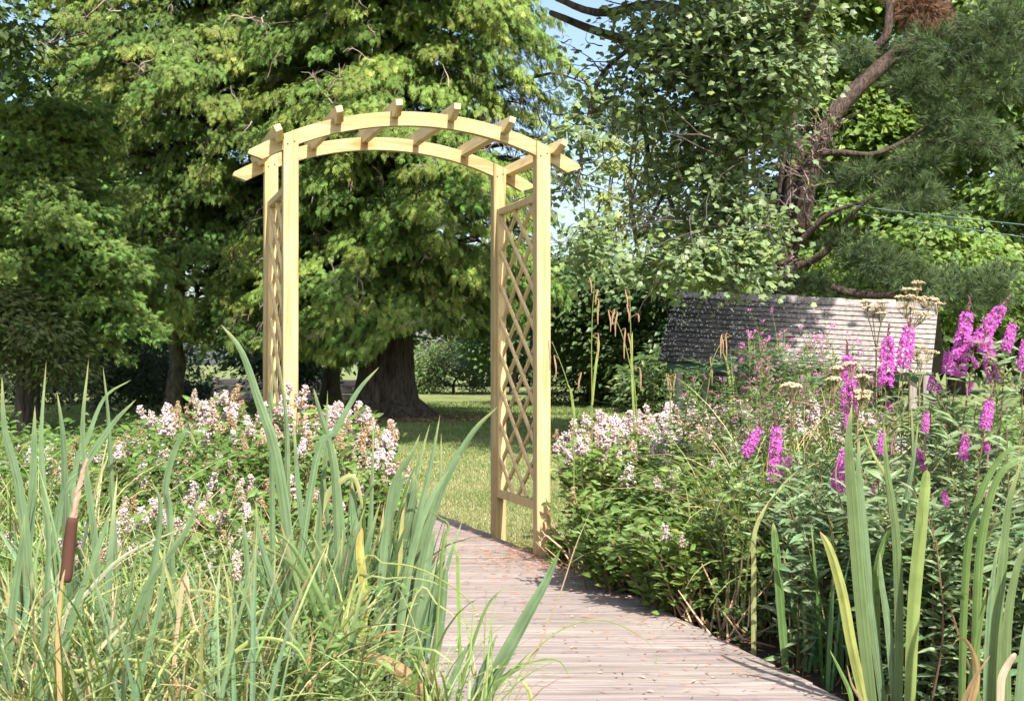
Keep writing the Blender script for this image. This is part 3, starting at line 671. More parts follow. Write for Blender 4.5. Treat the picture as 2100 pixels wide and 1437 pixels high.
d = nrm(dd * (1, 1, .6) + RNG.normal(0, .5, p.shape) + (0, 0, .35)); sel = RNG.integers(0, 3, len(p)); cc = vary(PG, len(p), .3); c2 = vary(PG2, len(p), .25)
for k in range(3):
    j = sel == k; scatter(pc, TUFTS[k], p[j], d[j], randdir(j.sum()), RNG.uniform(.14, .24, j.sum()), cc[j], c2[j])
pc.build("crown", M_CONIFER, pine)
dn = MB(); q, dd, _ = clump_points([C_(1890, 25, D - .4, 50, 30, .3), C_(1925, 45, D - .4, 30, 15, .3), C_(1880, -10, D - .4, 60, 20, .3)], 700)
scatter(dn, TUFTS[0], q, nrm(dd + (0, 0, -.6)), randdir(len(q)), RNG.uniform(.12, .2, len(q)), vary((.2, .11, .065), len(q)), vary((.3, .19, .12), len(q)))
dn.build("dead_needles", M_TWIG, pine)

# --- broad leaved and far trees
def broad(label, px, D, clumps, n, per, size, col, col2, trunk_r=.2, name="broadleaf_tree", tmpl=LEAF_W, mat=M_LEAF, limbs=8, spread=.35, seed=1, group=None, flat=.25, cat="tree", bark=M_BARK, tz=None):
    global RNG
    RNG = np.random.default_rng(seed); b = at_px(px, D); r = thing(name, label, cat, b, group); t = MB()
    top = max(c[0][2] for c in clumps) if tz is None else tz
    tp = spline([b + (0, 0, -.1), b + (RNG.uniform(-.2, .2), 0, top * .35), b + (RNG.uniform(-.3, .3), 0, top * .7), b + (0, 0, top)], 16)
    tube(t, tp, np.linspace(trunk_r, trunk_r * .15, 16), 8, (.07, .06, .05), .08)
    for i in range(limbs):
        c = clumps[RNG.integers(0, len(clumps))][0]; p0 = tp[np.argmin(np.abs(tp[:, 2] - c[2] * RNG.uniform(.55, .8)))]
        tube(t, spline([p0, (p0 + c) / 2 + (0, 0, .1), c], 8), np.linspace(trunk_r * .4, .015, 8), 5, (.07, .06, .05))
    t.build("trunk" if cat == "tree" else "stems", bark, r, smooth=True)
    m = MB(); leafy(m, clumps, n, per, tmpl, size, col, col2, spread, flat); m.build("crown" if cat == "tree" else "foliage", mat, r)
    return r
LG = (.13, .22, .045); LG2 = (.26, .34, .07)
def rnd_clumps(boxpx, D, n, rx, ry, rd=1.2, seed=0, dj=1.0):
    r = np.random.default_rng(seed); x0, y0, x1, y1 = boxpx
    return [C_(r.uniform(x0, x1), r.uniform(y0, y1), D + r.uniform(-dj, dj), r.uniform(.7, 1.3) * rx, r.uniform(.7, 1.3) * ry, rd) for _ in range(n)]
broad("bright green broadleaf tree filling the gap behind the leaning pine", 1820, 29, rnd_clumps((1640, 200, 1990, 590), 28, 22, 75, 26, 1.3, 1) + rnd_clumps((1640, -200, 1950, 150), 28, 12, 90, 40, 1.5, 2), 2300, 12, (.16, .26), LG, LG2, .3, seed=71, spread=.36, flat=.18, group="broadleaf trees behind the roof", tz=8)
broad("tall leafy tree at the right edge of the view with layered drooping boughs", 2120, 27, rnd_clumps((1980, 100, 2250, 640), 26.5, 20, 80, 24, 1.2, 3) + rnd_clumps((1950, -400, 2300, 90), 26.5, 12, 90, 40, 1.5, 4), 2000, 12, (.15, .25), (.1, .18, .04), LG2, .3, seed=72, spread=.36, flat=.18, group="broadleaf trees behind the roof", tz=9)
broad("low light green shrubby tree just above the middle of the roof", 1760, 25, rnd_clumps((1700, 450, 2000, 600), 24, 12, 80, 25, 1.0, 5), 800, 12, (.12, .2), (.14, .24, .06), LG2, .15, seed=73, spread=.3, flat=.2, group="broadleaf trees behind the roof", tz=2.5)
broad("tall dark deciduous tree high above the sycamore", 1760, 34, rnd_clumps((1500, -300, 1950, 120), 33, 16, 100, 60, 1.6, 6), 1500, 12, (.2, .3), (.08, .15, .03), (.18, .28, .05), .35, seed=74, spread=.45, group="broadleaf trees behind the roof", tz=10)
YG = (.22, .27, .06)
for i, (px, D_, cl, lab) in enumerate([
        (1312, 38, [(1312, 250, 40, 18), (1330, 300, 45, 22), (1290, 345, 40, 16), (1325, 385, 45, 16), (1300, 430, 50, 20), (1340, 470, 50, 22), (1330, 200, 30, 15)], "slender far tree with yellow green tufts seen through the sycamore gap"),
        (1258, 42, [(1250, 290, 26, 14), (1262, 330, 30, 12), (1245, 400, 30, 14), (1262, 445, 36, 16), (1240, 480, 40, 16)], "thin far tree with pale trunk and open tufts in the sky gap"),
        (1380, 36, [(1380, 330, 50, 30), (1400, 400, 60, 30), (1370, 460, 60, 30), (1410, 500, 60, 30)], "far yellowish tree low behind the hanging sycamore leaves")]):
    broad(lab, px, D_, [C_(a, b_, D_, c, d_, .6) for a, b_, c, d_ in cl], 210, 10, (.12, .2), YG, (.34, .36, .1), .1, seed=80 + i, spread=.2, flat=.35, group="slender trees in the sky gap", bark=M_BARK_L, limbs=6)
# dark evergreen masses below the gap and beneath the cypresses
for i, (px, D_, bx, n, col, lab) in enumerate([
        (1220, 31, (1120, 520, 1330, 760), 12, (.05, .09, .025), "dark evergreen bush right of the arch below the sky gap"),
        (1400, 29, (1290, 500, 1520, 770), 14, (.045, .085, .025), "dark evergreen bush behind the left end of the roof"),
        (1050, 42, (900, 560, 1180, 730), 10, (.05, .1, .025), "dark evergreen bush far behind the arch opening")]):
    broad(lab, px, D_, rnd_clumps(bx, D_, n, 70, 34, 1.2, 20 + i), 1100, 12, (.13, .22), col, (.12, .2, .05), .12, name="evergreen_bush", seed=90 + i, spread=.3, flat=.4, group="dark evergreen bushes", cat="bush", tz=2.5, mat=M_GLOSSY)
for i, (px, D_, bx, n, col, lab) in enumerate([
        (930, 44, (850, 705, 1010, 790), 12, (.1, .16, .045), "clipped laurel hedge across the far lawn seen through the arch"),
        (1200, 32, (1110, 650, 1300, 815), 14, (.07, .12, .035), "laurel bush on the lawn right of the arch behind the sedge stems"),
        (1350, 27, (1310, 700, 1400, 830), 8, (.06, .11, .03), "leafy laurel under the left eave of the roof")]):
    broad(lab, px, D_, rnd_clumps(bx, D_, n, 45, 22, 1.0, 30 + i, .4), 900, 11, (.09, .15), col, (.2, .26, .08), .06, name="laurel_bush", seed=95 + i, spread=.22, flat=.5, group="laurels at the lawn edge", cat="bush", tz=1.0, tmpl=LEAF_S, mat=M_GLOSSY)
broad("mottled rhododendron with reddish new leaves at the left edge under the cypress", 40, 18.9, rnd_clumps((-60, 575, 120, 780), 18.9, 12, 50, 28, .8, 40, .4), 900, 11, (.08, .13), (.07, .11, .03), (.17, .17, .06), .08, name="rhododendron_bush", seed=99, spread=.2, flat=.5, cat="bush", tz=1.5, tmpl=LEAF_S, mat=M_GLOSSY)
broad("dark shaded rhododendron between the left cypress trunks", 190, 27, rnd_clumps((120, 600, 300, 800), 27.5, 10, 50, 34, .8, 41, .4), 700, 11, (.1, .15), (.035, .06, .02), (.07, .1, .03), .08, name="rhododendron_bush", seed=100, spread=.22, flat=.5, cat="bush", tz=1.5, tmpl=LEAF_S, mat=M_GLOSSY)
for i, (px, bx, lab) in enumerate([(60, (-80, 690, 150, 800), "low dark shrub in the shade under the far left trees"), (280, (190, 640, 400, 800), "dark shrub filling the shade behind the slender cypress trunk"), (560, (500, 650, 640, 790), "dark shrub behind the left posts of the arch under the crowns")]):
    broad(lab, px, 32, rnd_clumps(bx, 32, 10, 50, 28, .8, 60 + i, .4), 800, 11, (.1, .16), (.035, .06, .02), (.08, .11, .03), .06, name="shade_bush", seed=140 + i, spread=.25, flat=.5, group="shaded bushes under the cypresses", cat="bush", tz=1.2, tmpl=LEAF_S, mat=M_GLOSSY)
V3 = lambda c, q: (np.array(c, float), np.array(q, float))
broad("dark broadleaf tree added for shade, its lowest leaves hanging into the top left corner", -330, 18, [V3((-7.2, 18.2, 8.2), (2.6, 2.0, 1.2)), V3((-4.9, 18.8, 8.3), (1.9, 1.4, .8)), V3((-5.6, 17.6, 7.6), (1.6, 1.3, .7)), C_(10, 60, 18, 45, 50, .6)], 1500, 12, (.14, .22), (.06, .1, .03), (.1, .16, .04), .3, seed=151, spread=.35, name="broadleaf_tree", tz=8.5)  # unseen high crown added to shade the lower left cypresses; only corner leaves show
# deep wood closing the view
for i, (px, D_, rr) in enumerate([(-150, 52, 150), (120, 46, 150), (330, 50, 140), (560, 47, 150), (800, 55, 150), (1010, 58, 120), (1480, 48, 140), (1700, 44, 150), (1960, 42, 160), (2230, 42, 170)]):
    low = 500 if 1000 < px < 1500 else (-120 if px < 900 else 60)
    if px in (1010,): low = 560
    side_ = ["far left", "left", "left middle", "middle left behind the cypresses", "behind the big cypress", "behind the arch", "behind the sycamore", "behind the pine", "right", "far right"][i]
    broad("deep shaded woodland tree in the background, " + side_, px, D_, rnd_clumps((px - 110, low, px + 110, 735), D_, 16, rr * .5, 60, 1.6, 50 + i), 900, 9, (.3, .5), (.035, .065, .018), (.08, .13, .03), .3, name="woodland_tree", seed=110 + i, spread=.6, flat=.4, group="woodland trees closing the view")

# ------------------------------------------------------------------ shingle roofed shelter
sh = thing("shelter", "low open shelter with weathered grey shingle roof on timber posts", "shelter", at_px(1640, 17.6))
A = P(1385, 601, 18.6); B = P(1925, 626, 17.6); C = P(1350, 738, 17.7); Dd = P(1910, 766, 16.75)   # ridge left, right; eave left, right
rf = MB(); rows = 14
RNG = np.random.default_rng(121)
up_n = nrm(np.cross(B - A, C - A)); up_n = up_n if up_n[2] > 0 else -up_n
def RP(s, t): return (A * (1 - s) + B * s) * (1 - t) + (C * (1 - s) + Dd * s) * t
for r in range(rows):
    t0 = r / rows; t1 = (r + 1.25) / rows; s = 0
    while s < 1:
        wd = RNG.uniform(.03, .055); s1 = min(1, s + wd); j = RNG.uniform(-.03, .07) / rows * (3 if s < .3 else 1)
        p = [RP(s + .0003, t0), RP(s1 - .0003, t0), RP(s1 - .0003, min(t1 + j, 1.03)), RP(s + .0003, min(t1 + j, 1.03))]
        th0, th1 = .003 + RNG.uniform(0, .002), .022 + RNG.uniform(0, .004)
        V = [p[0] + up_n * th0, p[1] + up_n * th0, p[2] + up_n * th1, p[3] + up_n * th1, p[3] + up_n * (th1 - .014), p[2] + up_n * (th1 - .014)]
        moss_shade = max(0, 1 - s * 2.2) ** .4 * RNG.uniform(.65, 1)  # mossy weathering plus the sycamore's shade painted into the left shingles
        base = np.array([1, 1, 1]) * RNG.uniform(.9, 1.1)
        col = base * (1 - .88 * moss_shade)
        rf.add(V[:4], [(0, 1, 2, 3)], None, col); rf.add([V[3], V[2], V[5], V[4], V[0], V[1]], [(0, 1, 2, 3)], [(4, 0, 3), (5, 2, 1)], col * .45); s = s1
# ridge boards, rear slope, thickness
back = (A - C) * (1, 1, -1)
rf.add([A - up_n * .03, B - up_n * .03, Dd - up_n * .03, C - up_n * .03], [(0, 1, 2, 3)], None, (.3, .3, .3))
E1, E2 = A + back * .95, B + (B - Dd) * (1, 1, -1) * .95
rf.add([A - up_n * .005, B - up_n * .005, E2, E1], [(0, 1, 2, 3)], None, (.8, .8, .8))
rf.add([A - up_n * .04, B - up_n * .04, E2 - (0, 0, .05), E1 - (0, 0, .05)], [(0, 1, 2, 3)], None, (.3, .3, .3))
s = 0
while s < 1:
    s1 = min(1, s + RNG.uniform(.05, .075)); a, b_ = RP(s, 0), RP(s1 - .001, 0); h = RNG.uniform(.025, .05)
    dwn = nrm(C - A); bk = nrm(E1 - A)
    rf.add([a + dwn * .1 + up_n * .025, b_ + dwn * .1 + up_n * .025, b_ + (0, 0, h), a + (0, 0, h), a + bk * .1 + (0, 0, .0), b_ + bk * .1 + (0, 0, .0)], [(0, 1, 2, 3), (3, 2, 5, 4)], None, np.ones(3) * RNG.uniform(.8, 1.3)); s = s1
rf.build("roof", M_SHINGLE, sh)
# lichen and moss tufts in the courses at the shaded end
ml = MB(); n = 2600; s = RNG.random(n) ** 1.7 * .62; t = RNG.integers(0, rows + 1, n) / rows + RNG.uniform(-.012, .02, n); t = np.clip(t, 0, 1)
pos = np.array([RP(a, b_) for a, b_ in zip(s, t)]) + up_n * .03
lich = RNG.random(n) < .55
scatter(ml, LEAF_W, pos, nrm(RNG.normal(0, 1, (n, 3)) + up_n * .3), np.tile(up_n, (n, 1)) + RNG.normal(0, .3, (n, 3)), RNG.uniform(.012, .04, n), np.where(lich[:, None], vary((.5, .5, .46), n), vary((.05, .055, .03), n)))
ml.build("moss_shade", M_TWIG, sh)
fr = MB(); gdir = nrm(Dd - C)
def beam(p, q, hw, hh, col):
    d = nrm(q - p); s_ = nrm(np.cross(d, (0, 0, 1))); u_ = np.cross(s_, d)
    V = [p + s_ * a * hw + u_ * b_ * hh for a, b_ in ((-1, -1), (1, -1), (1, 1), (-1, 1))] + [q + s_ * a * hw + u_ * b_ * hh for a, b_ in ((-1, -1), (1, -1), (1, 1), (-1, 1))]
    fr.add(V, [(0, 1, 5, 4), (1, 2, 6, 5), (2, 3, 7, 6), (3, 0, 4, 7), (0, 3, 2, 1), (4, 5, 6, 7)], None, col)
ins = nrm(A - C) * (1, 1, 0)
beam(C + ins * .12 + (0, 0, -.06) + gdir * .1, Dd + ins * .12 + (0, 0, -.06) - gdir * .1, .03, .055, (.05, .1, .09))
fr.build("fascia", leaf_mat("painted_fascia", 0, .6, .3), sh)
for s_, t_ in ((.07, .9), (.93, .9), (.07, None), (.93, None)):
    top = RP(s_, .86) if t_ else (E1 * (1 - s_) + E2 * s_) * .86 + RP(s_, 0) * .14
    m = MB(); box(m, (top[0] - .045, top[1] - .045, -.05), (top[0] + .045, top[1] + .045, top[2] - .04), bev=.006); m.build("post", M_SHINGLE, sh)

# ------------------------------------------------------------------ overhead cables, stone wall
for i, (a, b_, c_) in enumerate([((1400, 372, 23), (1760, 423, 19.5), (2200, 472, 16)), ((1540, 408, 23), (1840, 450, 19.5), (2200, 500, 16))]):
    m = MB(); tube(m, spline([P(*a), P(*b_) , P(*c_)], 20), .008, 5, (.16, .24, .23)); o = m.build("overhead_cable", M_TWIG)
    tag(o, ["upper pale green cable crossing in front of the pine", "lower pale green cable crossing in front of the pine"][i], "cable", "cables crossing by the pine")
RNG = np.random.default_rng(131)
m = MB()
p0 = at_px(445, 37); p1 = at_px(745, 34)
L_ = np.linalg.norm(p1 - p0); dr = (p1 - p0) / L_; nn = np.array([dr[1], -dr[0], 0])
for r in range(3):
    x = RNG.uniform(-.2, 0)
    while x < L_:
        wl = RNG.uniform(.2, .5); c = p0 + dr * (x + wl / 2) + (0, 0, .1 + r * .19) + nn * RNG.uniform(-.03, .03)
        box(m, c - (wl / 2 - .015, .15, .085), c + (wl / 2 - .015, .15, .085), np.ones(3) * RNG.uniform(.7, 1.1), .025); x += wl
tag(m.build("stone_wall", M_STONE), "low pinkish dry stone wall glimpsed beneath the cypress crowns", "wall")

# ------------------------------------------------------------------ lawn grass
RNG = np.random.default_rng(141)
def lawn(name, n, ybounds, xr, L, W, label):
    y = RNG.uniform(*ybounds, n); x = RNG.uniform(-1, 1, n) * xr[1] + xr[0]
    ok = ~((x > ex_left(y) - .05) & (x < ex(y) + .02)) & ((y > 8.8) | (x > ex(y))) & ~((x > .25) & (y < 7.6))
    x, y = x[ok], y[ok]; n = len(x)
    pt = .5 + .5 * np.sin(x * 2.1 + 3 * np.sin(y * .9)) * np.sin(y * 1.7 + 2 * np.sin(x * 1.3)); dry = np.clip(pt * .8 + .06 + RNG.normal(0, .28, n), 0, 1)[:, None] * np.clip(1.6 - np.abs(y - 9) / 6, .15, 1)[:, None]
    c = vary((.16, .24, .065), n, .25) * (1 - dry) + vary((.42, .37, .2), n, .2) * dry
    m = MB(); blades(m, np.stack([x, y, np.full(n, -.05)], -1), U(0, 6.28, n), U(0, .6, n), U(.2, 1.2, n), U(L * .4, L * .95, n), U(W * .5, W * 1.0, n), c, c * 1.1, nseg=3, fold=.0)
    tag(m.build(name, M_LEAF), label, "grass", kind='stuff')
lawn("lawn_grass", 110000, (6.6, 11), (-.3, 2.2), .028, .005, "short sunlit lawn grass with dry straw patches beside the boardwalk")
lawn("lawn_grass", 60000, (11, 17), (-1.0, 4.5), .038, .009, "shaded green lawn grass between the boardwalk and the big cypress")
lawn("lawn_grass", 60000, (17, 34), (-2, 9.5), .07, .018, "far green lawn grass around the cypress trunks")
# bare litter ring by the trunk
m = MB(); c = at_px(830, 23.8); n = 5000; a = U(0, 6.28, n); r = np.sqrt(U(0, 1, n)); pos = np.stack([c[0] + np.cos(a) * r * 2.3, c[1] + np.sin(a) * r * 1.3 - .2, np.full(n, -.03)], -1)
scatter(m, LEAF_S, pos, nrm(RNG.normal(0, 1, (n, 3)) * (1, 1, .15)), np.tile([0, 0, 1.], (n, 1)) + RNG.normal(0, .3, (n, 3)), U(.05, .11, n), vary((.22, .15, .1), n, .4))
tag(m.build("leaf_litter", M_TWIG), "dry brown leaf litter around the foot of the big cypress", "litter", kind='stuff')

# ------------------------------------------------------------------ flower meshes
def rm(seed): return np.random.default_rng(seed)
def ico():
    t = (1 + 5 ** .5) / 2; v = nrm(np.array([(-1, t, 0), (1, t, 0), (-1, -t, 0), (1, -t, 0), (0, -1, t), (0, 1, t), (0, -1, -t), (0, 1, -t), (t, 0, -1), (t, 0, 1), (-t, 0, -1), (-t, 0, 1)], float))
    f = np.array([(0, 11, 5), (0, 5, 1), (0, 1, 7), (0, 7, 10), (0, 10, 11), (1, 5, 9), (5, 11, 4), (11, 10, 2), (10, 7, 6), (7, 1, 8), (3, 9, 4), (3, 4, 2), (3, 2, 6), (3, 6, 8), (3, 8, 9), (4, 9, 5), (2, 4, 11), (6, 2, 10), (8, 6, 7), (9, 8, 1)])
    return v, f
IV, IF = ico()
def panicle(seed, col, col2, H=.1, R=.03, n=55, br=.0065):
    r = rm(seed); m = MB()
    for i in range(n):
        z = r.random() ** .9; rad = R * (1 - .8 * z) * r.uniform(.5, 1); a = r.uniform(0, 6.28); p = np.array([math.cos(a) * rad, math.sin(a) * rad, z * H])
        c = np.array(col if r.random() < .7 else col2) * r.uniform(.8, 1.15)
        for k in range(4):
            q = p + r.normal(0, br * .8, 3); m.add(q + IV * br * r.uniform(.5, .95) * (1 + r.uniform(-.25, .25, (12, 1))), None, IF, np.clip(c * r.uniform(.85, 1.1), 0, 1))
    return m.mesh("flower_cluster", M_PETAL)
WHITE = (.74, .66, .63); BROWN = (.5, .37, .21)
PAN = [panicle(1, WHITE, (.78, .66, .68)), panicle(2, WHITE, (.6, .45, .4), .08, .034, 60), panicle(3, (.8, .68, .68), BROWN, .11, .03), panicle(4, BROWN, (.62, .48, .3), .1, .03, 50, .0048), panicle(5, (.62, .47, .3), WHITE, .1, .034, 60, .0055)]

def link_child(me, name, parent, loc, rot=(0, 0, 0), sc=1.0, label=None):
    o = bpy.data.objects.new(name, me); S.collection.objects.link(o); o.parent = parent
    pl = np.array(parent.location); o.location = [float(a) for a in (np.array(loc) - pl)]; o.rotation_euler = rot; o.scale = (sc, sc, sc)
    if label: o['label'] = label
    return o
def spiraea(label, px, D, top_px, rad, nst, nfl, seed, group, leafc=(.15, .24, .06), fl_bias=0.0, lsize=(.04, .066), lean=(0, 0), depth=None, per=30, browns=.5):
    """leafy shrub of upright stems, panicles at the stem ends"""
    global RNG
    RNG = np.random.default_rng(seed); base = at_px(px, D); H = CAMZ + (HY - top_px) / F_PX * D + .05
    root = thing("spiraea_shrub", label, "shrub", base, group); st = MB(); lf = MB(); depth = depth or rad
    tips = []; LP = []; LD = []
    for i in range(nst):
        a = RNG.uniform(0, 6.28); r = math.sqrt(RNG.random()); e = np.array([math.cos(a) * r * rad + lean[0], math.sin(a) * r * depth + lean[1]])
        h = H * RNG.uniform(.74, .97) * (1 - .18 * r * r); b0 = base + (e[0] * .55, e[1] * .55, 0)
        pts = spline([b0, b0 + (e[0] * .15, e[1] * .15, h * .5), base + (e[0], e[1], h)], 9); tube(st, pts, np.linspace(.004, .0018, 9), 3, (.14, .09, .05), cap=False)
        tips.append(pts[-1]); k = per; f = RNG.uniform(.12, 1, k) ** .8 * 8; i0 = np.minimum(f.astype(int), 7); fr_ = f - i0
        p = pts[i0] * (1 - fr_)[:, None] + pts[i0 + 1] * fr_[:, None]; aa = RNG.uniform(0, 6.28, k)
        d = np.stack([np.cos(aa), np.sin(aa), RNG.uniform(.0, .8, k)], -1); LP.append(p + d * .012 + RNG.normal(0, .02, (k, 3))); LD.append(d)
    LP = np.concatenate(LP); LD = np.concatenate(LD); n = len(LP)
    nv = np.array([.2, -.65, .9]) + RNG.normal(0, .4, (n, 3))
    scatter(lf, LEAF, LP, LD, nv, RNG.uniform(*lsize, n), vary(leafc, n, .3, .12))
    st.build("stems", M_TWIG, root); lf.build("foliage", M_LEAF, root)
    tips = np.array(tips); order = np.argsort(-(tips[:, 2] * 1.0 - tips[:, 1] * .15 + RNG.normal(0, .08, len(tips))))[:nfl]
    for j in order:
        k = RNG.choice([3, 4]) if RNG.random() < browns else RNG.choice([0, 1, 2])
        link_child(PAN[k], "flower_cluster", root, tips[j] - (0, 0, .02), (RNG.uniform(-.35, .35), RNG.uniform(-.35, .35), RNG.uniform(0, 6.28)), RNG.uniform(.5, 1.0) * D / 6.0, "spent brown flower cluster" if k == 3 else None)
    return root
GL = "spiraea shrubs left of the boardwalk"; GR = "spiraea shrubs right of the boardwalk"
spiraea("pinkish white flowering spiraea hugging the left front post of the arch", 590, 5.75, 800, .34, 66, 66, 201, GL, depth=.3)
spiraea("spiraea with the tallest brown and white plumes just left of the arch post", 455, 6.6, 795, .42, 66, 66, 202, GL, browns=.6)
spiraea("spiraea reaching towards the lawn right of the left arch post", 700, 6.7, 815, .36, 60, 56, 203, GL)
spiraea("low outlying spiraea with its last flower spikes against the dark lawn", 755, 6.0, 925, .22, 34, 20, 204, GL, browns=.25)
spiraea("brownish flowered spiraea below the slender cypress trunk", 330, 6.5, 865, .42, 70, 70, 205, GL, browns=.5)
spiraea("spiraea at the left end of the flowering row behind the tall straps", 190, 6.0, 900, .42, 50, 44, 206, GL)
spiraea("near spiraea with pale flower heads among the straps left of centre", 470, 5.0, 965, .42, 60, 58, 207, GL, browns=.55)
spiraea("near low spiraea with pink heads beside the long yellow leaf", 330, 4.6, 1035, .4, 50, 36, 208, GL, browns=.55)
spiraea("small low spiraea with white heads in the grass below the others", 545, 4.25, 1095, .25, 34, 20, 209, GL, browns=.3)
spiraea("lowest leafy spiraea at the left edge of the planting", 90, 4.4, 1090, .4, 34, 14, 210, GL, browns=.3)
spiraea("bushy spiraea leaning on the right front post of the arch", 1262, 6.6, 855, .27, 64, 40, 211, GR, per=46, leafc=(.19, .28, .07), browns=.12)
spiraea("dense leafy spiraea at the middle of the right hand hedge of flowers", 1330, 6.15, 870, .44, 95, 60, 212, GR, per=46, leafc=(.19, .28, .07), browns=.15)
spiraea("spiraea behind the others with a high band of white plumes", 1350, 7.3, 835, .6, 100, 98, 213, GR, depth=.4, browns=.2)
spiraea("leafy spiraea at the right end near the purple spikes", 1480, 5.7, 900, .4, 80, 20, 214, GR, per=42, leafc=(.17, .25, .065), browns=.3)
spiraea("far spiraea with pale plumes under the rose branch", 1540, 6.4, 822, .5, 90, 88, 215, GR, depth=.35, browns=.4)
spiraea("far spiraea with tan plumes in front of the right part of the roof foot", 1690, 6.5, 815, .45, 70, 66, 219, GR, depth=.35, browns=.5)
spiraea("low dark leafed spiraea spilling over the boardwalk edge", 1300, 5.6, 985, .36, 80, 2, 216, GR, per=46, leafc=(.14, .22, .055))
spiraea("low leafy spiraea further along the boardwalk edge", 1445, 5.1, 1040, .34, 60, 2, 217, GR, per=40, leafc=(.17, .25, .065))
spiraea("tiny young spiraea at the foot of the right front post", 1148, 6.3, 1095, .06, 10, 0, 218, GR, per=24, leafc=(.12, .22, .03), lsize=(.03, .05))

# ------------------------------------------------------------------ strap leaf plants
GLAU = (.13, .22, .115); GREEN = (.11, .2, .05); YEL = (.36, .38, .16); DEAD = (.5, .3, .16); STRAW = (.55, .42, .25)
def P2(l, D): return [P(x, y, D + (k[0] if k else 0)) for x, y, *k in l]
def key_blade(mb, pts, D, wpx, col=GLAU, tip=YEL, face=.0, twist=0.0, fold=.14, taper=2.0, lo=None, tipstart=.82, dD=0.0):
    """leaf through photo positions at distance D; the foot is carried on down to the ground"""
    n = len(pts); p = [P(x, y, D + dD * i / max(1, n - 1)) for i, (x, y) in enumerate(pts)]
    d = nrm(p[0] - p[1]); k = 0
    if p[0][2] > 0:
        foot = p[0] + np.array([d[0] * .3, 0, -1.0]) * p[0][2]; foot[2] = -.04; p = [foot] + p
    blade_path(mb, p, wpx / F_PX * D * .94, np.array(col) * RNG.uniform(.85, 1.15), tip, face, 20, fold, taper, .8, twist, tipstart)
def clump(name, label, cat, px, D, group, keys, extra=None, kd=None):
    r = thing(name, label, cat, at_px(px, D), group); m = MB()
    for kx in keys: key_blade(m, **kx)
    if extra: extra(m)
    m.build("leaves", M_BLADE, r)
    if kd:
        m = MB()
        for kx in kd: key_blade(m, **kx)
        o = m.build("dead_leaf", M_BLADE, r); o['label'] = "dry tan leaf"
    return r
def rnd_straps(px0, px1, D0, D1, n, L=(.6, 1.0), W=(.014, .026), col=GLAU, lean=.25, bend=(.05, .5), tipc=YEL, azc=None, yscale=1.0):
    def f(m):
        D_ = U(D0, D1, n); x = (U(px0, px1, n) - CX) / F_PX * D_
        az = U(0, 6.28, n) if azc is None else RNG.normal(azc, .7, n)
        yel = (RNG.random(n) < .18)[:, None]; c = np.where(yel, vary(YEL, n), vary(col, n, .25))
        bd = U(*bend, n); big = RNG.random(n) < .12; bd = np.where(big, bd + U(.8, 1.8, n), bd)
        blades(m, np.stack([x, D_, np.full(n, -.05)], -1), az, np.abs(RNG.normal(0, lean, n)), bd, U(*L, n) * yscale, U(*W, n), c, np.where(RNG.random((n, 1)) < .45, vary(DEAD, n), vary(tipc, n)), phi=U(-1.3, 1.3, n), nseg=9, fold=.12, p=2.2, taper=3.0)
    return f
RNG = np.random.default_rng(301)
GI = "iris clumps beside the boardwalk"
# central clump in front of the arch
K = []
for pts, wpx in [([(800, 1340), (845, 1180), (905, 1050), (985, 830)][:0] or [(835, 1300), (880, 1060), (960, 900), (1022, 832)], 24), ([(820, 1300), (850, 1100), (882, 960), (903, 848)], 20), ([(790, 1330), (815, 1130), (845, 1000), (882, 868)], 24), ([(770, 1320), (785, 1160), (805, 1000), (843, 935), (862, 888)], 20),
                 ([(840, 1320), (870, 1130), (905, 1010), (940, 940), (942, 938)], 18), ([(745, 1330), (755, 1150), (763, 1000), (766, 858)], 15), ([(800, 1300), (812, 1200), (858, 1050), (900, 1000), (905, 885)], 18), ([(715, 1330), (702, 1100), (690, 960), (683, 905)], 20),
                 ([(868, 1380), (885, 1240), (905, 1150), (918, 1095)], 24), ([(850, 1360), (870, 1220), (885, 1120), (893, 1082)], 20), ([(830, 1380), (845, 1230), (860, 1150), (880, 1100), (888, 1094)], 24), ([(690, 1340), (680, 1150), (670, 1040), (660, 900)], 16),
                 ([(780, 1360), (800, 1220), (835, 1080), (850, 1010), (848, 960)], 26), ([(810, 1380), (830, 1220), (852, 1110), (890, 1010), (942, 940)], 20), ([(760, 1380), (770, 1220), (790, 1100), (820, 990), (826, 966)], 26), ([(880, 1400), (900, 1300), (912, 1190), (915, 1158)], 26),
                 ([(740, 1400), (735, 1200), (726, 1050), (722, 985)], 28), ([(640, 1380), (630, 1150), (612, 1000), (602, 850)], 18)]:
    K.append(dict(pts=pts, D=4.1 + U(-.25, .25), wpx=wpx, col=GLAU, face=U(-.5, .5)))
K += [dict(pts=[(770, 1300), (760, 1180), (745, 1040), (775, 985), (815, 990), (830, 1050)][0:5], D=4.0, wpx=20, col=GREEN, face=.3, twist=1.0), dict(pts=[(800, 1330), (812, 1150), (810, 1090), (850, 960), (905, 946), (952, 952)][:5], D=4.1, wpx=14, col=(.1, .2, .04), face=.8),
      dict(pts=[(745, 1290), (745, 1200), (738, 1120), (743, 1080)], D=3.8, wpx=20, col=(.5, .44, .12), tip=DEAD, taper=6), dict(pts=[(640, 1200), (660, 1040), (700, 985), (728, 980), (742, 1030), (748, 1060)], D=4.0, wpx=16, col=YEL)]
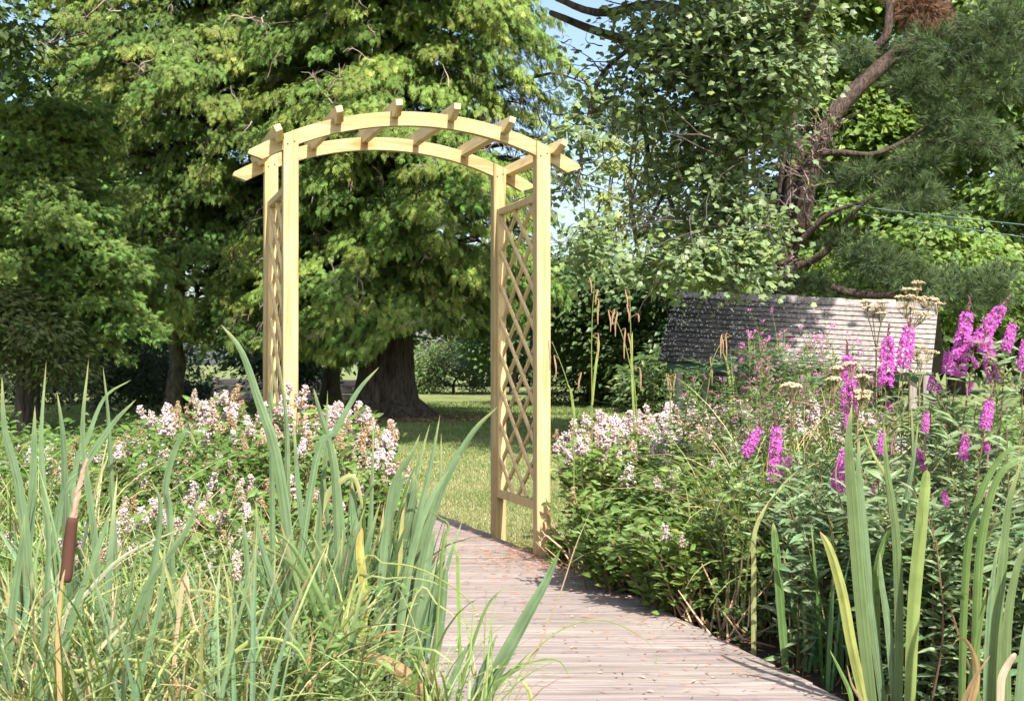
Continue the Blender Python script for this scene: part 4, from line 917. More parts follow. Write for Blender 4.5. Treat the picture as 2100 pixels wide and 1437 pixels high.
clump("iris_clump", "tall blue green iris clump leaning right in front of the arch opening", "iris", 800, 4.1, GI, K, rnd_straps(660, 860, 3.85, 4.3, 70, (.38, .68), (.013, .025), lean=.18, bend=(.05, .35), azc=.3),
      [dict(pts=[(870, 1440), (830, 1380), (770, 1350), (720, 1335)], D=3.5, wpx=34, col=DEAD, tip=STRAW, taper=8), dict(pts=[(905, 1440), (880, 1380), (850, 1345), (810, 1348)], D=3.4, wpx=22, col=STRAW, tip=DEAD, face=.5), dict(pts=[(735, 1340), (760, 1310), (800, 1295), (835, 1292)], D=3.6, wpx=9, col=(.45, .22, .1), tip=DEAD)])
# single iris fan in the foreground bottom centre
clump("iris_clump", "small iris fan at the bottom centre with one long broad blade across the deck", "iris", 960, 3.1, GI, [
    dict(pts=[(970, 1480), (1010, 1390), (1075, 1270), (1120, 1190), (1150, 1122)], D=3.1, wpx=36, col=GLAU, tip=GREEN), dict(pts=[(930, 1480), (960, 1350), (1000, 1240), (1042, 1198)], D=3.15, wpx=11, col=GREEN, face=.4),
    dict(pts=[(905, 1480), (925, 1400), (950, 1340), (968, 1312)], D=3.1, wpx=20), dict(pts=[(955, 1480), (975, 1410), (1003, 1340), (1020, 1296)], D=3.12, wpx=18), dict(pts=[(830, 1480), (850, 1390), (862, 1330), (858, 1300)], D=3.2, wpx=20, col=GREEN),
    dict(pts=[(940, 1500), (985, 1420), (1055, 1375), (1075, 1360)], D=3.05, wpx=9, col=GREEN), dict(pts=[(985, 1490), (1010, 1420), (1063, 1360), (1092, 1330)], D=3.0, wpx=8, col=GREEN)])
# left edge blades
K = []
for pts, wpx, D_ in [([(110, 1200), (95, 1050), (85, 900), (95, 738)], 18, 3.3), ([(205, 1300), (195, 1100), (170, 900), (182, 735)], 19, 3.2), ([(245, 1300), (230, 1000), (222, 850), (211, 750)], 15, 3.4), ([(140, 1250), (135, 1050), (130, 900), (117, 800)], 22, 3.3), ([(60, 1200), (40, 1000), (10, 880), (4, 770)], 24, 3.1),
                     ([(40, 1300), (65, 1050), (70, 920), (72, 830)], 24, 3.2), ([(120, 1060), (170, 960), (230, 870), (280, 818)], 20, 3.3), ([(150, 1000), (180, 900), (215, 815), (270, 778)], 13, 3.5), ([(585, 1180), (590, 1000), (587, 860), (570, 728)], 19, 3.6), ([(600, 1200), (570, 950), (530, 820), (495, 720), (452, 664)], 26, 3.5),
                     ([(560, 1180), (558, 960), (555, 850), (562, 730)], 15, 3.7), ([(650, 1250), (655, 1080), (668, 930), (672, 800)], 16, 3.8), ([(645, 960), (690, 880), (735, 800), (778, 752)][::1], 18, 3.7), ([(690, 1050), (680, 930), (655, 840), (643, 795)], 18, 3.7), ([(250, 1437), (300, 1250), (330, 1050), (312, 985)], 22, 2.9),
                     ([(350, 1080), (340, 1000), (360, 920), (385, 885), (405, 920), (410, 960)][:5], 17, 3.4), ([(250, 1437), (290, 1230), (380, 1090), (418, 1000)], 20, 2.8), ([(270, 1480), (300, 1350), (330, 1230), (340, 1110)], 20, 2.7), ([(80, 1437), (95, 1270), (100, 1100), (85, 1010)], 22, 2.7), ([(12, 1437), (25, 1270), (45, 1120), (52, 1050)], 22, 2.7),
                     ([(120, 1480), (140, 1300), (210, 1100), (225, 1050)], 20, 2.7), ([(550, 1437), (520, 1290), (505, 1120), (497, 1050)], 20, 3.1), ([(620, 1437), (590, 1290), (535, 1110), (525, 1030)], 22, 3.1)]:
    K.append(dict(pts=pts, D=D_, wpx=wpx, face=U(-.4, .4)))
clump("iris_clump", "tall sword leaves standing against the dark trees at the far left", "iris", 130, 3.3, GI, K[:8], rnd_straps(-60, 250, 2.9, 3.6, 30, (.5, .8), (.014, .022), lean=.15))
clump("iris_clump", "tall curving blade and companions rising in front of the left arch post", "iris", 600, 3.6, GI, K[8:14], rnd_straps(520, 700, 3.4, 3.9, 22, (.35, .6), (.014, .022), lean=.2))
clump("reed_clump", "long greyish reed leaves crossing the lower left foreground", "reed", 250, 2.8, None, K[14:], rnd_straps(-60, 560, 2.5, 3.3, 210, (.4, .68), (.006, .014), col=(.16, .25, .14), lean=.3))
# right foreground iris clumps
RNG = np.random.default_rng(311)
IG = (.11, .18, .07)
clump("iris_clump", "large near iris clump with broad ribbed leaves at the lower right", "iris", 1800, 3.7, GI, [
    dict(pts=[(1790, 1480), (1765, 1250), (1745, 1000), (1740, 900), (1747, 828)], D=3.65, wpx=29, col=IG), dict(pts=[(1815, 1480), (1785, 1250), (1768, 1050), (1760, 960), (1762, 900)], D=3.70, wpx=21, col=GLAU),
    dict(pts=[(1840, 1480), (1842, 1250), (1835, 1080), (1818, 960), (1812, 865)], D=3.65, wpx=22, col=IG), dict(pts=[(1862, 1480), (1872, 1250), (1888, 1080), (1898, 985), (1900, 962)], D=3.60, wpx=30, col=(.18, .25, .07), tip=(.2, .16, .05), taper=3),
    dict(pts=[(1780, 1480), (1745, 1320), (1725, 1210), (1700, 1125), (1680, 1088)], D=3.65, wpx=24, col=(.3, .33, .09), tip=(.4, .28, .16), taper=3.5, fold=.2), dict(pts=[(1860, 1300), (1868, 1100), (1875, 980), (1868, 826)], D=3.90, wpx=19, col=GLAU),
    dict(pts=[(1830, 1200), (1850, 1060), (1870, 960), (1884, 858)], D=3.80, wpx=16, col=GLAU, face=.3), dict(pts=[(1850, 1150), (1825, 1000), (1790, 930), (1762, 862)], D=3.85, wpx=10, col=YEL, tip=YEL), dict(pts=[(1800, 1480), (1795, 1250), (1800, 1150), (1824, 1086), (1840, 1078)], D=3.75, wpx=21, col=GREEN, face=.5, twist=.6),
    dict(pts=[(1835, 1480), (1822, 1300), (1808, 1200), (1803, 1130)], D=3.67, wpx=18, col=GLAU), dict(pts=[(1905, 1150), (1900, 1080), (1895, 1020), (1870, 960)][::1], D=4.05, wpx=14, col=GREEN), dict(pts=[(1750, 1480), (1742, 1420), (1720, 1370), (1700, 1330)], D=3.65, wpx=11, col=GREEN)],
      None, [dict(pts=[(1790, 1470), (1760, 1425), (1745, 1400), (1735, 1360)], D=3.55, wpx=7, col=(.3, .2, .13), tip=STRAW)])
clump("iris_clump", "near iris clump cut by the right edge of the photo", "iris", 2050, 3.25, GI, [
    dict(pts=[(2030, 1480), (2040, 1300), (2055, 1150), (2068, 1030), (2100, 930)], D=3.25, wpx=29, col=IG), dict(pts=[(2060, 1480), (2062, 1300), (2085, 1160), (2130, 1060)], D=3.20, wpx=27, col=IG), dict(pts=[(2020, 1480), (2025, 1300), (2035, 1180), (2050, 1100)], D=3.35, wpx=19, col=GLAU),
    dict(pts=[(2000, 1300), (2010, 1120), (2040, 990), (2090, 940), (2140, 960)], D=3.55, wpx=21, col=GREEN, face=.4), dict(pts=[(1975, 1250), (1990, 1080), (2030, 970), (2075, 918), (2120, 922)], D=3.65, wpx=18, col=GREEN, face=.4), dict(pts=[(2085, 1480), (2095, 1350), (2110, 1250), (2120, 1200)], D=3.25, wpx=24, col=GLAU),
    dict(pts=[(1985, 1480), (1992, 1380), (2010, 1270), (2022, 1200)], D=3.35, wpx=19, col=GREEN)], None,
      [dict(pts=[(1975, 1480), (2000, 1400), (1995, 1340), (1970, 1305), (1945, 1330)], D=3.20, wpx=16, col=(.4, .25, .12), tip=STRAW, twist=1.0), dict(pts=[(1960, 1480), (1990, 1400), (2030, 1340)], D=3.15, wpx=13, col=(.25, .15, .08), tip=DEAD), dict(pts=[(2050, 1420), (2055, 1380), (2075, 1345), (2083, 1340)], D=3.10, wpx=18, col=(.42, .34, .26), tip=STRAW, taper=4)])
clump("iris_clump", "short upright iris blades rooted at the right boardwalk edge", "iris", 1680, 4.2, GI, [
    dict(pts=[(1610, 1380), (1600, 1240), (1590, 1120), (1585, 1070)], D=4.2, wpx=19, col=(.1, .2, .06), taper=5), dict(pts=[(1545, 1300), (1545, 1180), (1550, 1080), (1600, 1000), (1640, 960)], D=4.4, wpx=13, col=YEL), dict(pts=[(1415, 1250), (1425, 1180), (1415, 1060), (1404, 985)], D=5.0, wpx=7, col=YEL)],
      rnd_straps(1640, 1780, 3.9, 4.5, 34, (.3, .55), (.01, .02), col=(.09, .2, .06), lean=.12, bend=(.02, .3)))
clump("reed_clump", "dark green leaning leaves left of the central iris in the lower middle", "reed", 600, 3.4, None, [
    dict(pts=[(700, 1480), (650, 1330), (560, 1200), (440, 1080)][:0] or [(690, 1480), (665, 1330), (620, 1180), (540, 1120), (480, 1092)], D=3.3, wpx=16, col=(.1, .18, .05)), dict(pts=[(730, 1480), (700, 1330), (650, 1210), (600, 1120), (555, 1085)], D=3.3, wpx=22, col=(.11, .19, .06), tip=GREEN),
    dict(pts=[(640, 1480), (610, 1340), (570, 1240), (535, 1200)], D=3.2, wpx=18, col=(.1, .18, .06)), dict(pts=[(560, 1480), (540, 1380), (500, 1290), (440, 1220)], D=3.1, wpx=14), dict(pts=[(700, 1400), (690, 1280), (672, 1180), (640, 1090)], D=3.5, wpx=18, col=(.1, .18, .06)),
    dict(pts=[(130, 1280), (175, 1220), (240, 1150), (310, 1110), (395, 1075)], D=2.9, wpx=10, col=(.4, .42, .3), tip=STRAW), dict(pts=[(90, 1420), (180, 1370), (260, 1350), (340, 1370), (380, 1420)], D=2.7, wpx=10, col=(.34, .4, .16), tip=DEAD),
    dict(pts=[(230, 1330), (300, 1310), (360, 1320), (430, 1380), (450, 1440)], D=2.8, wpx=9, col=YEL, tip=DEAD), dict(pts=[(400, 1437), (450, 1370), (520, 1310), (600, 1320), (640, 1380)], D=2.8, wpx=12, col=(.3, .38, .12), tip=YEL), dict(pts=[(350, 1250), (400, 1210), (470, 1230), (500, 1300)], D=3.1, wpx=9, col=YEL)],
      rnd_straps(440, 720, 3.0, 3.9, 110, (.35, .62), (.01, .02), col=(.11, .19, .07), lean=.3, bend=(.1, .9)),
      [dict(pts=[(125, 1437), (120, 1300), (128, 1200), (135, 1165)], D=2.5, wpx=12, col=(.5, .32, .16), tip=STRAW), dict(pts=[(180, 1437), (200, 1340), (260, 1270), (245, 1240)], D=2.7, wpx=14, col=STRAW, tip=DEAD, twist=1.0), dict(pts=[(375, 1200), (390, 1240), (405, 1290), (425, 1310)], D=2.9, wpx=10, col=(.6, .42, .28), tip=DEAD),
       dict(pts=[(370, 1437), (350, 1380), (300, 1340), (250, 1330)], D=2.8, wpx=16, col=(.5, .3, .17), tip=STRAW, twist=.8), dict(pts=[(640, 1437), (632, 1380), (636, 1330), (645, 1300)], D=3.0, wpx=12, col=DEAD, tip=STRAW)])
# sedges and grasses
def sedge(label, px0, px1, D0, D1, n, L, seed, col=YEL, W=(.004, .009), lean=.35, bend=(.9, 2.2)):
    global RNG
    RNG = np.random.default_rng(seed); r = thing("sedge_tuft", label, "sedge", at_px((px0 + px1) / 2, (D0 + D1) / 2), "sedge tufts"); m = MB()
    D_ = U(D0, D1, n); x = (U(px0, px1, n) - CX) / F_PX * D_; dd = (RNG.random(n) < .16)[:, None]; mix = U(0, 1, (n, 1))
    c = np.where(dd, vary(STRAW, n, .3), vary(col, n, .2) * mix + vary((.14, .24, .05), n) * (1 - mix))
    blades(m, np.stack([x, D_, np.full(n, -.05)], -1), U(0, 6.28, n), np.abs(RNG.normal(0, lean, n)), U(*bend, n), U(*L, n), U(*W, n), c, np.where(dd, vary(DEAD, n), c), phi=U(-.6, .6, n), nseg=10, p=1.5, fold=.2)
    m.build("leaves", M_BLADE, r)
sedge("arching yellow green sedge filling the bottom left corner", -80, 250, 2.5, 3.6, 650, (.4, .75), 321)
sedge("arching sedge with tan dead blades below the near spiraea", 230, 520, 2.7, 3.9, 750, (.35, .65), 322, col=(.36, .38, .16))
sedge("sedge tuft sprawling left of the leaning iris", 480, 740, 3.0, 3.9, 420, (.3, .55), 323, col=(.36, .38, .16))
sedge("loose sedge threading over the bottom of the deck", 840, 1010, 2.7, 3.15, 70, (.4, .62), 324, lean=.3)
sedge("tall yellow green sedge fountain among the purple flowers", 1480, 1720, 5.0, 5.8, 300, (.75, 1.1), 325, lean=.3, col=(.42, .46, .17))
sedge("pale grass leaning over between the leafy spiraea and the purple spikes", 1490, 1700, 4.75, 5.3, 160, (.6, .95), 329, col=(.45, .48, .2), lean=.3)
sedge("grassy sedge behind the right hand spiraea", 1450, 1800, 5.6, 6.8, 380, (.8, 1.2), 326, lean=.25)
sedge("pale grey green sedge threaded among the near left spiraea", 150, 620, 3.9, 4.9, 520, (.45, .75), 328, col=(.3, .36, .2))
sedge("sedge at the far left behind the sword leaves", -100, 200, 4.0, 5.2, 260, (.6, 1.0), 327)
# long thin single blades over the deck (measured)
RNG = np.random.default_rng(331)
r = thing("grass_tuft", "thin arching grass blades reaching over the boardwalk from the bottom edge", "grass", at_px(930, 3.2)); m = MB()
for pts, wpx, c in [([(1040, 1437), (1100, 1330), (1170, 1280), (1240, 1270), (1300, 1295), (1340, 1330), (1352, 1400)], 4, (.3, .36, .12)), ([(700, 1310), (760, 1285), (830, 1280), (900, 1310)], 4, YEL), ([(735, 1170), (790, 1155), (860, 1165), (940, 1210), (985, 1260), (995, 1300)], 5, (.36, .4, .12)), ([(730, 1220), (800, 1185), (880, 1190), (925, 1215)], 5, (.3, .36, .12)),
                    ([(850, 1225), (900, 1240), (960, 1285), (995, 1325)], 4, YEL), ([(905, 1150), (920, 1080), (900, 1060), (875, 1040)], 8, (.18, .28, .07)), ([(940, 1200), (935, 1130), (915, 1100)], 9, (.2, .32, .08)), ([(955, 1480), (1000, 1420), (1060, 1365), (1140, 1350), (1170, 1390)], 9, (.2, .3, .1)), ([(985, 1480), (1060, 1380), (1150, 1290), (1280, 1150)][:0] or [(1040, 1480), (1080, 1380), (1140, 1240), (1180, 1120), (1215, 1038)], 5, (.5, .36, .26)), ([(1090, 1437), (1075, 1400), (1065, 1385)], 12, YEL)]:
    key_blade(m, pts, 3.2, wpx, c, c, U(-.3, .3))
m.build("leaves", M_BLADE, r)

# ------------------------------------------------------------------ cattail
ct = thing("cattail", "brown cattail spike standing among reeds at the lower left", "cattail", at_px(108, 2.65))
m = MB(); tube(m, spline([np.array([*P(103, 1500, 2.65)[:2], -.05]), P(112, 1380, 2.65), P(125, 1260, 2.65), P(133, 1195, 2.65)], 14), .0045, 6, (.25, .3, .08)); m.build("stem", M_BLADE, ct)
m = MB(); tube(m, spline([P(133, 1192, 2.65), P(137, 1180, 2.65), P(142, 1130, 2.65), P(148, 1075, 2.65), P(152, 1058, 2.65)], 14), [.003, .0095, .0115, .012, .012, .012, .012, .012, .012, .012, .0118, .011, .009, .003], 12, (.085, .04, .028), .03); m.build("seed_spike", M_TWIG, ct, smooth=True)
m = MB(); tube(m, spline([P(152, 1060, 2.65), P(160, 1010, 2.65), P(170, 970, 2.65), P(180, 940, 2.65)], 16), np.linspace(.0075, .003, 16), 7, (.4, .26, .19), .25, seed=3); m.build("pollen_spike", M_TWIG, ct)

# ------------------------------------------------------------------ purple loosestrife
def spike_mesh(seed, H=.16, R=.024, n=95):
    r = rm(seed); m = MB(); pet = T_leaf2(.55, .08, .15)
    tube(m, [(0, 0, 0), (0, 0, H * .6), (0, 0, H * 1.26)], [.0025, .002, .001], 4, (.25, .08, .14))
    pos = []; d = []; sz = []; tw = []
    rows = int(H / .0085)
    for i in range(rows):
        z = H * (i + r.uniform(0, .6)) / rows; f = i / rows; rad = R * (1 - .42 * f ** 2.5) * r.uniform(.8, 1.1)
        for k in range(int(10 * (1 - .3 * f)) + 1):
            if r.random() < .08: continue
            a = r.uniform(0, 6.28); c = np.array([math.cos(a) * rad, math.sin(a) * rad, z + r.uniform(-.004, .004)]); o = nrm(np.array([math.cos(a), math.sin(a), .5]))
            t1 = nrm(np.cross(o, r.normal(size=3))); t2 = np.cross(o, t1)
            for j in range(6):
                b = j * math.pi / 3 + r.uniform(-.2, .2); pos.append(c); d.append(t1 * math.cos(b) + t2 * math.sin(b) + o * r.uniform(.1, .7)); sz.append(r.uniform(.008, .0125)); tw.append(r.uniform(.8, 1.2))
    n = len(pos); col = np.array([.72, .21, .63])[None] * np.array(tw)[:, None] * (1 + r.uniform(-.12, .12, (n, 3)))
    scatter(m, pet, np.array(pos), np.array(d), r.normal(size=(n, 3)), np.array(sz), np.clip(col, 0, 1))
    z = H; q = []                                   # budded tip
    for i in range(45):
        f = r.random(); a = r.uniform(0, 6.28); c = np.array([math.cos(a) * .005 * (1 - f * .6), math.sin(a) * .005 * (1 - f * .6), H * (1 + .28 * f)])
        m.add(c + IV * np.array([.002, .002, .0035]) * r.uniform(.7, 1.2), None, IF, np.array([.3, .14, .17]) * r.uniform(.7, 1.2))
    return m.mesh("flower_spike", M_PETAL)
SPK = [spike_mesh(1, .2, .024), spike_mesh(2, .16, .023), spike_mesh(3, .12, .021), spike_mesh(4, .25, .026)]; SPH = [.2, .16, .12, .25]
# (x bottom, y bottom, x top, y top, distance, label)
LS = [(1742, 845, 1738, 730, 3.5, "loosestrife with a straight magenta spike left of the sword leaf tips"), (1815, 790, 1822, 692, 3.7, "loosestrife with a full pink spike in front of the roof"), (1852, 750, 1865, 672, 3.8, "loosestrife with a small leaning spike overlapping the roof"),
      (1962, 768, 1985, 640, 3.4, "tallest loosestrife with the fattest pink spike near the right edge"), (1998, 712, 2055, 630, 3.5, "loosestrife spike slanting right beside the tallest one"), (2040, 782, 2022, 690, 3.45, "loosestrife spike crossing below the slanting one"), (2062, 718, 2078, 665, 3.7, "loosestrife with a short spike at the right edge"),
      (2098, 760, 2104, 700, 3.5, "loosestrife spike cut by the right edge"), (1940, 765, 1943, 722, 3.8, "loosestrife with a few florets left of the fattest spike"), (1905, 800, 1912, 770, 3.7, "loosestrife with a stunted spike by the roof corner"), (1896, 885, 1900, 848, 3.5, "loosestrife with a short round spike between two sword leaves"),
      (2018, 878, 2030, 822, 3.4, "loosestrife with a short spike low at the right"), (1974, 940, 1981, 890, 3.3, "loosestrife with a lower pink spike above the bent iris"), (1590, 985, 1592, 875, 4.1, "loosestrife with a thick upright spike nearest the boardwalk side"), (1527, 930, 1558, 880, 4.3, "loosestrife with a spike leaning right above the spiraea"),
      (1612, 965, 1618, 935, 4.2, "loosestrife with a tiny spike beside the thick upright one"), (1716, 1002, 1735, 925, 3.5, "loosestrife with a deep purple spike half behind the sword leaf"), (1736, 880, 1738, 850, 3.6, "loosestrife with a little spike under the straight magenta one"), (1805, 930, 1810, 888, 3.6, "loosestrife with a thin spike between the iris leaves"),
      (1930, 1165, 1936, 1130, 3.0, "loosestrife with a nearly faded spike low at the right"), (1560, 760, 1562, 720, 5.4, "loosestrife stem in bud before the roof")]
for i, (xb, yb, xt, yt, D_, lab) in enumerate(LS):
    RNG = np.random.default_rng(400 + i); D_ = float(np.interp(xb, [1527, 1616, 1736, 1805, 1930, 2030], [4.95, 4.8, 4.2, 4.05, 3.8, 3.7]) if yb > 850 else np.interp(xb, [1560, 1740, 1860, 2000, 2100], [5.4, 4.75, 4.75, 4.4, 4.2]))
    pb_, pt_ = P(xb, yb, D_), P(xt, yt, D_); foot = np.array([pb_[0] - (pt_[0] - pb_[0]) * .8 + U(-.06, .06), D_ + U(-.1, .1), -.05])
    r = thing("loosestrife", lab, "flower", foot, "purple loosestrife plants"); st = MB(); lf = MB()
    L = np.linalg.norm(pt_ - pb_); k = int(np.argmin([abs(L - h) for h in SPH])); sc = L / SPH[k]
    ax = nrm(pt_ - pb_); rot = Vector(ax).to_track_quat('Z', 'Y').to_euler()
    if i < 20:
        link_child(SPK[k], "flower_spike", r, pb_, rot, sc)
        for j in range(RNG.integers(0, 2)):
            bp_ = pb_ + np.array([U(-.05, .05), U(-.05, .05), -U(.02, .14)]); o = link_child(SPK[2], "flower_spike", r, bp_, (U(-.5, .5), U(-.5, .5), U(0, 6)), U(.3, .55))
    stems = [(foot, pb_)] + [(foot + np.array([U(-.1, .1), U(-.1, .1), 0]), pb_ + np.array([U(-.15, .15), U(-.12, .2), -U(.08, .36)])) for _ in range(5)]
    LP = []; LD = []
    for si, (a, b_) in enumerate(stems):
        pts = spline([a, a * .5 + b_ * .5 + np.array([U(-.03, .03), U(-.03, .03), 0]), b_], 12); tube(st, pts, np.linspace(.0038, .0018, 12), 4, (.2, .13, .08), cap=False)
        if si and RNG.random() < .35: # bud tip
            tube(st, [b_, b_ + (0, 0, .04), b_ + (0.01, 0, .08)], [.003, .0028, .001], 5, (.28, .15, .15))
        n = 46; f = np.sort(U(.2, .97, n)) * 11; i0 = np.minimum(f.astype(int), 10); fr_ = (f - i0)[:, None]; p = pts[i0] * (1 - fr_) + pts[i0 + 1] * fr_
        aa = U(0, 6.28, n); d = np.stack([np.cos(aa), np.sin(aa), U(-.1, .9, n)], -1); LP.append(p); LD.append(d)
        if si < 3:
            for _ in range(5):
                j = RNG.integers(3, 11); a_ = U(0, 6.28); e = pts[j] + np.array([math.cos(a_) * .09, math.sin(a_) * .09, .12]); tube(st, [pts[j], (pts[j] + e) / 2 + (0, 0, -.01), e], [.002, .0018, .001], 3, (.2, .14, .08), cap=False)
                q = U(0.2, 1, 10)[:, None]; LP.append(pts[j] * (1 - q) + e * q); a2 = U(0, 6.28, 10); LD.append(np.stack([np.cos(a2), np.sin(a2), U(0, .8, 10)], -1))
    LP = np.concatenate(LP); LD = np.concatenate(LD); n = len(LP)
    scatter(lf, LEAF_N, LP, LD, np.array([.2, -.6, .9]) + RNG.normal(0, .4, (n, 3)), U(.045, .085, n), vary((.22, .3, .15), n, .3))
    st.build("stems", M_TWIG, r); lf.build("foliage", M_LEAF, r)

# leafy undergrowth (nobody could count its stems)
def undergrowth(label, px0, px1, D0, D1, z0, z1, n, tmpl, size, col, seed, zfun=None):
    global RNG
    RNG = np.random.default_rng(seed); D_ = np.sqrt(U(D0 ** 2, D1 ** 2, n)); x = (U(px0, px1, n) - CX) / F_PX * D_; z = U(0, 1, n)
    zt = zfun(x / D_ * F_PX + CX, D_) if zfun else z1
    zz = z0 + (zt - z0) * z; ok = (x > ex(D_) + np.maximum(.04, zz * .3)) | (x < ex_left(D_) - np.maximum(.03, zz * .15)); x, D_, zz = x[ok], D_[ok], zz[ok]; n = len(x)
    # gather leaves on invisible stems: snap to stem positions
    ns = max(10, n // 26); sx_ = RNG.choice(n, ns); idx = RNG.integers(0, ns, n); lean = np.clip(RNG.normal(0, .14, (ns, 2)), -.25, .25)
    bx, by = x[sx_][idx], D_[sx_][idx]; h = zz
    pos = np.stack([bx + lean[idx, 0] * h, by + lean[idx, 1] * h, h], -1) + RNG.normal(0, .03, (n, 3)); a = U(0, 6.28, n)
    d = np.stack([np.cos(a), np.sin(a), U(-.1, .8, n)], -1); m = MB()
    scatter(m, tmpl, pos, d, np.array([.2, -.6, .9]) + RNG.normal(0, .4, (n, 3)), U(*size, n), vary(col, n, .3, .12))
    for s_ in range(0, ns):
        b_ = np.array([x[sx_][s_], D_[sx_][s_], -.05]); hh = zz[sx_][s_] * .6 + z1 * .3
        tube(m, [b_, b_ + (lean[s_, 0] * hh * .5, lean[s_, 1] * hh * .5, hh * .5), b_ + (lean[s_, 0] * hh, lean[s_, 1] * hh, hh)], [.003, .0025, .0015], 3, (.16, .14, .06), cap=False)
    tag(m.build("undergrowth", M_LEAF), label, "undergrowth", kind='stuff')
undergrowth("leafy herbs filling the left foreground between reeds and sedge", -150, 800, 2.9, 5.2, -.03, .34, 11000, LEAF_S, (.02, .045), (.14, .22, .06), 501)
undergrowth("leafy herbs filling the ground among the left spiraea shrubs", -200, 800, 5.0, 7.4, -.03, .62, 15000, LEAF, (.03, .05), (.11, .19, .04), 502)
undergrowth("narrow leaved growth filling the right foreground", 1620, 2250, 4.2, 5.8, -.03, .5, 20000, LEAF_N, (.05, .09), (.18, .26, .13), 503)
undergrowth("mixed leaves under the right hand flowers", 1200, 2250, 4.6, 7.0, -.03, .52, 20000, LEAF, (.03, .055), (.16, .24, .07), 504)
undergrowth("low narrow leaves in the bottom right corner", 1790, 2250, 3.75, 4.4, -.03, .42, 15000, LEAF_N, (.05, .09), (.13, .2, .09), 507)
undergrowth("rough herbs on the bank behind the right hand flowers", 1450, 2300, 7.0, 9.5, -.03, .62, 16000, LEAF, (.04, .07), (.13, .21, .06), 505)
undergrowth("creeping weeds along the right boardwalk edge", 1100, 1560, 4.2, 6.5, -.04, .08, 5000, LEAF_S, (.012, .03), (.1, .16, .05), 506)

# ------------------------------------------------------------------ willowherb, umbels, pendulous sedge, rose
RNG = np.random.default_rng(601); FLO = []
for i in range(3):
    fl = MB(); a = np.arange(4) * math.pi / 2 + U(-.2, .2, 4); d = np.stack([np.cos(a), .3 + 0 * a, np.sin(a)], -1)
    for k in range(3): scatter(fl, LEAF_W, np.tile(RNG.normal(0, .006, 3), (4, 1)), d, RNG.normal(size=(4, 3)), U(.008, .012, 4), vary((.72, .25, .52), 4, .15))
    FLO.append(fl.mesh("flower", M_PETAL))
for i, (px, top, D_, lab) in enumerate([(1555, 655, 6.6, "willowherb with tiny pink flowers left of centre before the roof"), (1610, 690, 6.4, "willowherb with pink dots second along the roof"), (1665, 655, 6.8, "tall willowherb in front of the middle of the roof"), (1715, 700, 6.5, "willowherb with sparse pink flowers before the roof, right of the tall one"), (1760, 720, 6.9, "rightmost willowherb before the roof"), (1510, 740, 6.2, "shorter willowherb by the dark end of the roof")]):
    RNG = np.random.default_rng(601 + i); r = thing("willowherb", lab, "flower", at_px(px, D_), "willowherbs before the roof"); st = MB(); lf = MB(); fl = MB(); H = CAMZ + (HY - top) / F_PX * D_
    for s_ in range(9):
        b0 = at_px(px, D_) + np.array([U(-.12, .12), U(-.12, .12), 0]); e = b0 + np.array([U(-.12, .12), U(-.1, .1), H * U(.85, 1)]); pts = spline([b0, (b0 + e) / 2 + (U(-.03, .03), 0, 0), e], 12); tube(st, pts, np.linspace(.004, .0015, 12), 3, (.16, .2, .06), cap=False)
        n = 70; f = U(.3, 1, n) * 11; i0 = np.minimum(f.astype(int), 10); fr_ = (f - i0)[:, None]; p = pts[i0] * (1 - fr_) + pts[i0 + 1] * fr_; a = U(0, 6.28, n); d = np.stack([np.cos(a), np.sin(a), U(.1, 1.2, n)], -1)
        scatter(lf, LEAF_N, p + d * .01, d, np.array([0, 0, 1.]) + RNG.normal(0, .4, (n, 3)), U(.03, .06, n), vary((.15, .24, .07), n))
        for k in range(11):
            j = RNG.integers(7, 12); q = pts[j] + RNG.normal(0, .045, 3) + (0, 0, .02); tube(st, [pts[j], q], [.0012, .001], 3, (.16, .2, .06), cap=False)
            a = U(0, 6.28, 5); o = nrm(RNG.normal(0, 1, 3) + (0, -.6, .5)); t1 = nrm(np.cross(o, (0, 0, 1))); t2 = np.cross(o, t1)
            link_child(FLO[RNG.integers(0, 3)], "flower", r, q, tuple(U(-1, 1, 3)), U(.8, 1.25))
    st.build("stems", M_TWIG, r); lf.build("foliage", M_LEAF, r)
def umbel(label, D_, heads, seed, footpx):
    global RNG
    RNG = np.random.default_rng(seed); r = thing("umbel_flower", label, "flower", at_px(footpx, D_), "cream umbel flowers"); st = MB(); f0 = at_px(footpx, D_)
    hub = P(footpx, heads[0][1] + 90, D_); tube(st, spline([f0, (f0 + hub) / 2, hub], 8), np.linspace(.006, .004, 8), 5, (.2, .17, .08))
    for (px, py, rp) in heads:
        c = P(px, py, D_ + U(-.08, .08)); R_ = rp / F_PX * D_; tube(st, spline([hub, (hub + c) / 2 + (0, 0, -.02), c - (0, 0, .06)], 6), .0022, 4, (.22, .18, .09))
        fl = MB()
        for k in range(26):
            a = U(0, 6.28); rr = R_ * math.sqrt(RNG.random()); q = c + np.array([math.cos(a) * rr, math.sin(a) * rr, -.25 * rr * rr / R_ + U(-.002, .002)]); tube(st, [c - (0, 0, .06), q - (0, 0, .004)], [.001, .0008], 3, (.24, .2, .1), cap=False)
            for j in range(5): fl.add(q + RNG.normal(0, .005, 3) * (1, 1, .4) + IV * U(.0035, .006) * np.array([1, 1, .6]), None, IF, np.array([.72, .62, .42]) * U(.75, 1.1))
        fl.build("flower_head", M_PETAL, r)
    st.build("stems", M_TWIG, r)
umbel("tall cream umbels standing above the right part of the roof", 6.4, [(1870, 590, 18), (1858, 605, 22), (1895, 608, 28), (1882, 578, 10), (1858, 628, 18), (1905, 612, 24), (1920, 620, 16), (1885, 640, 20)], 611, 1865)
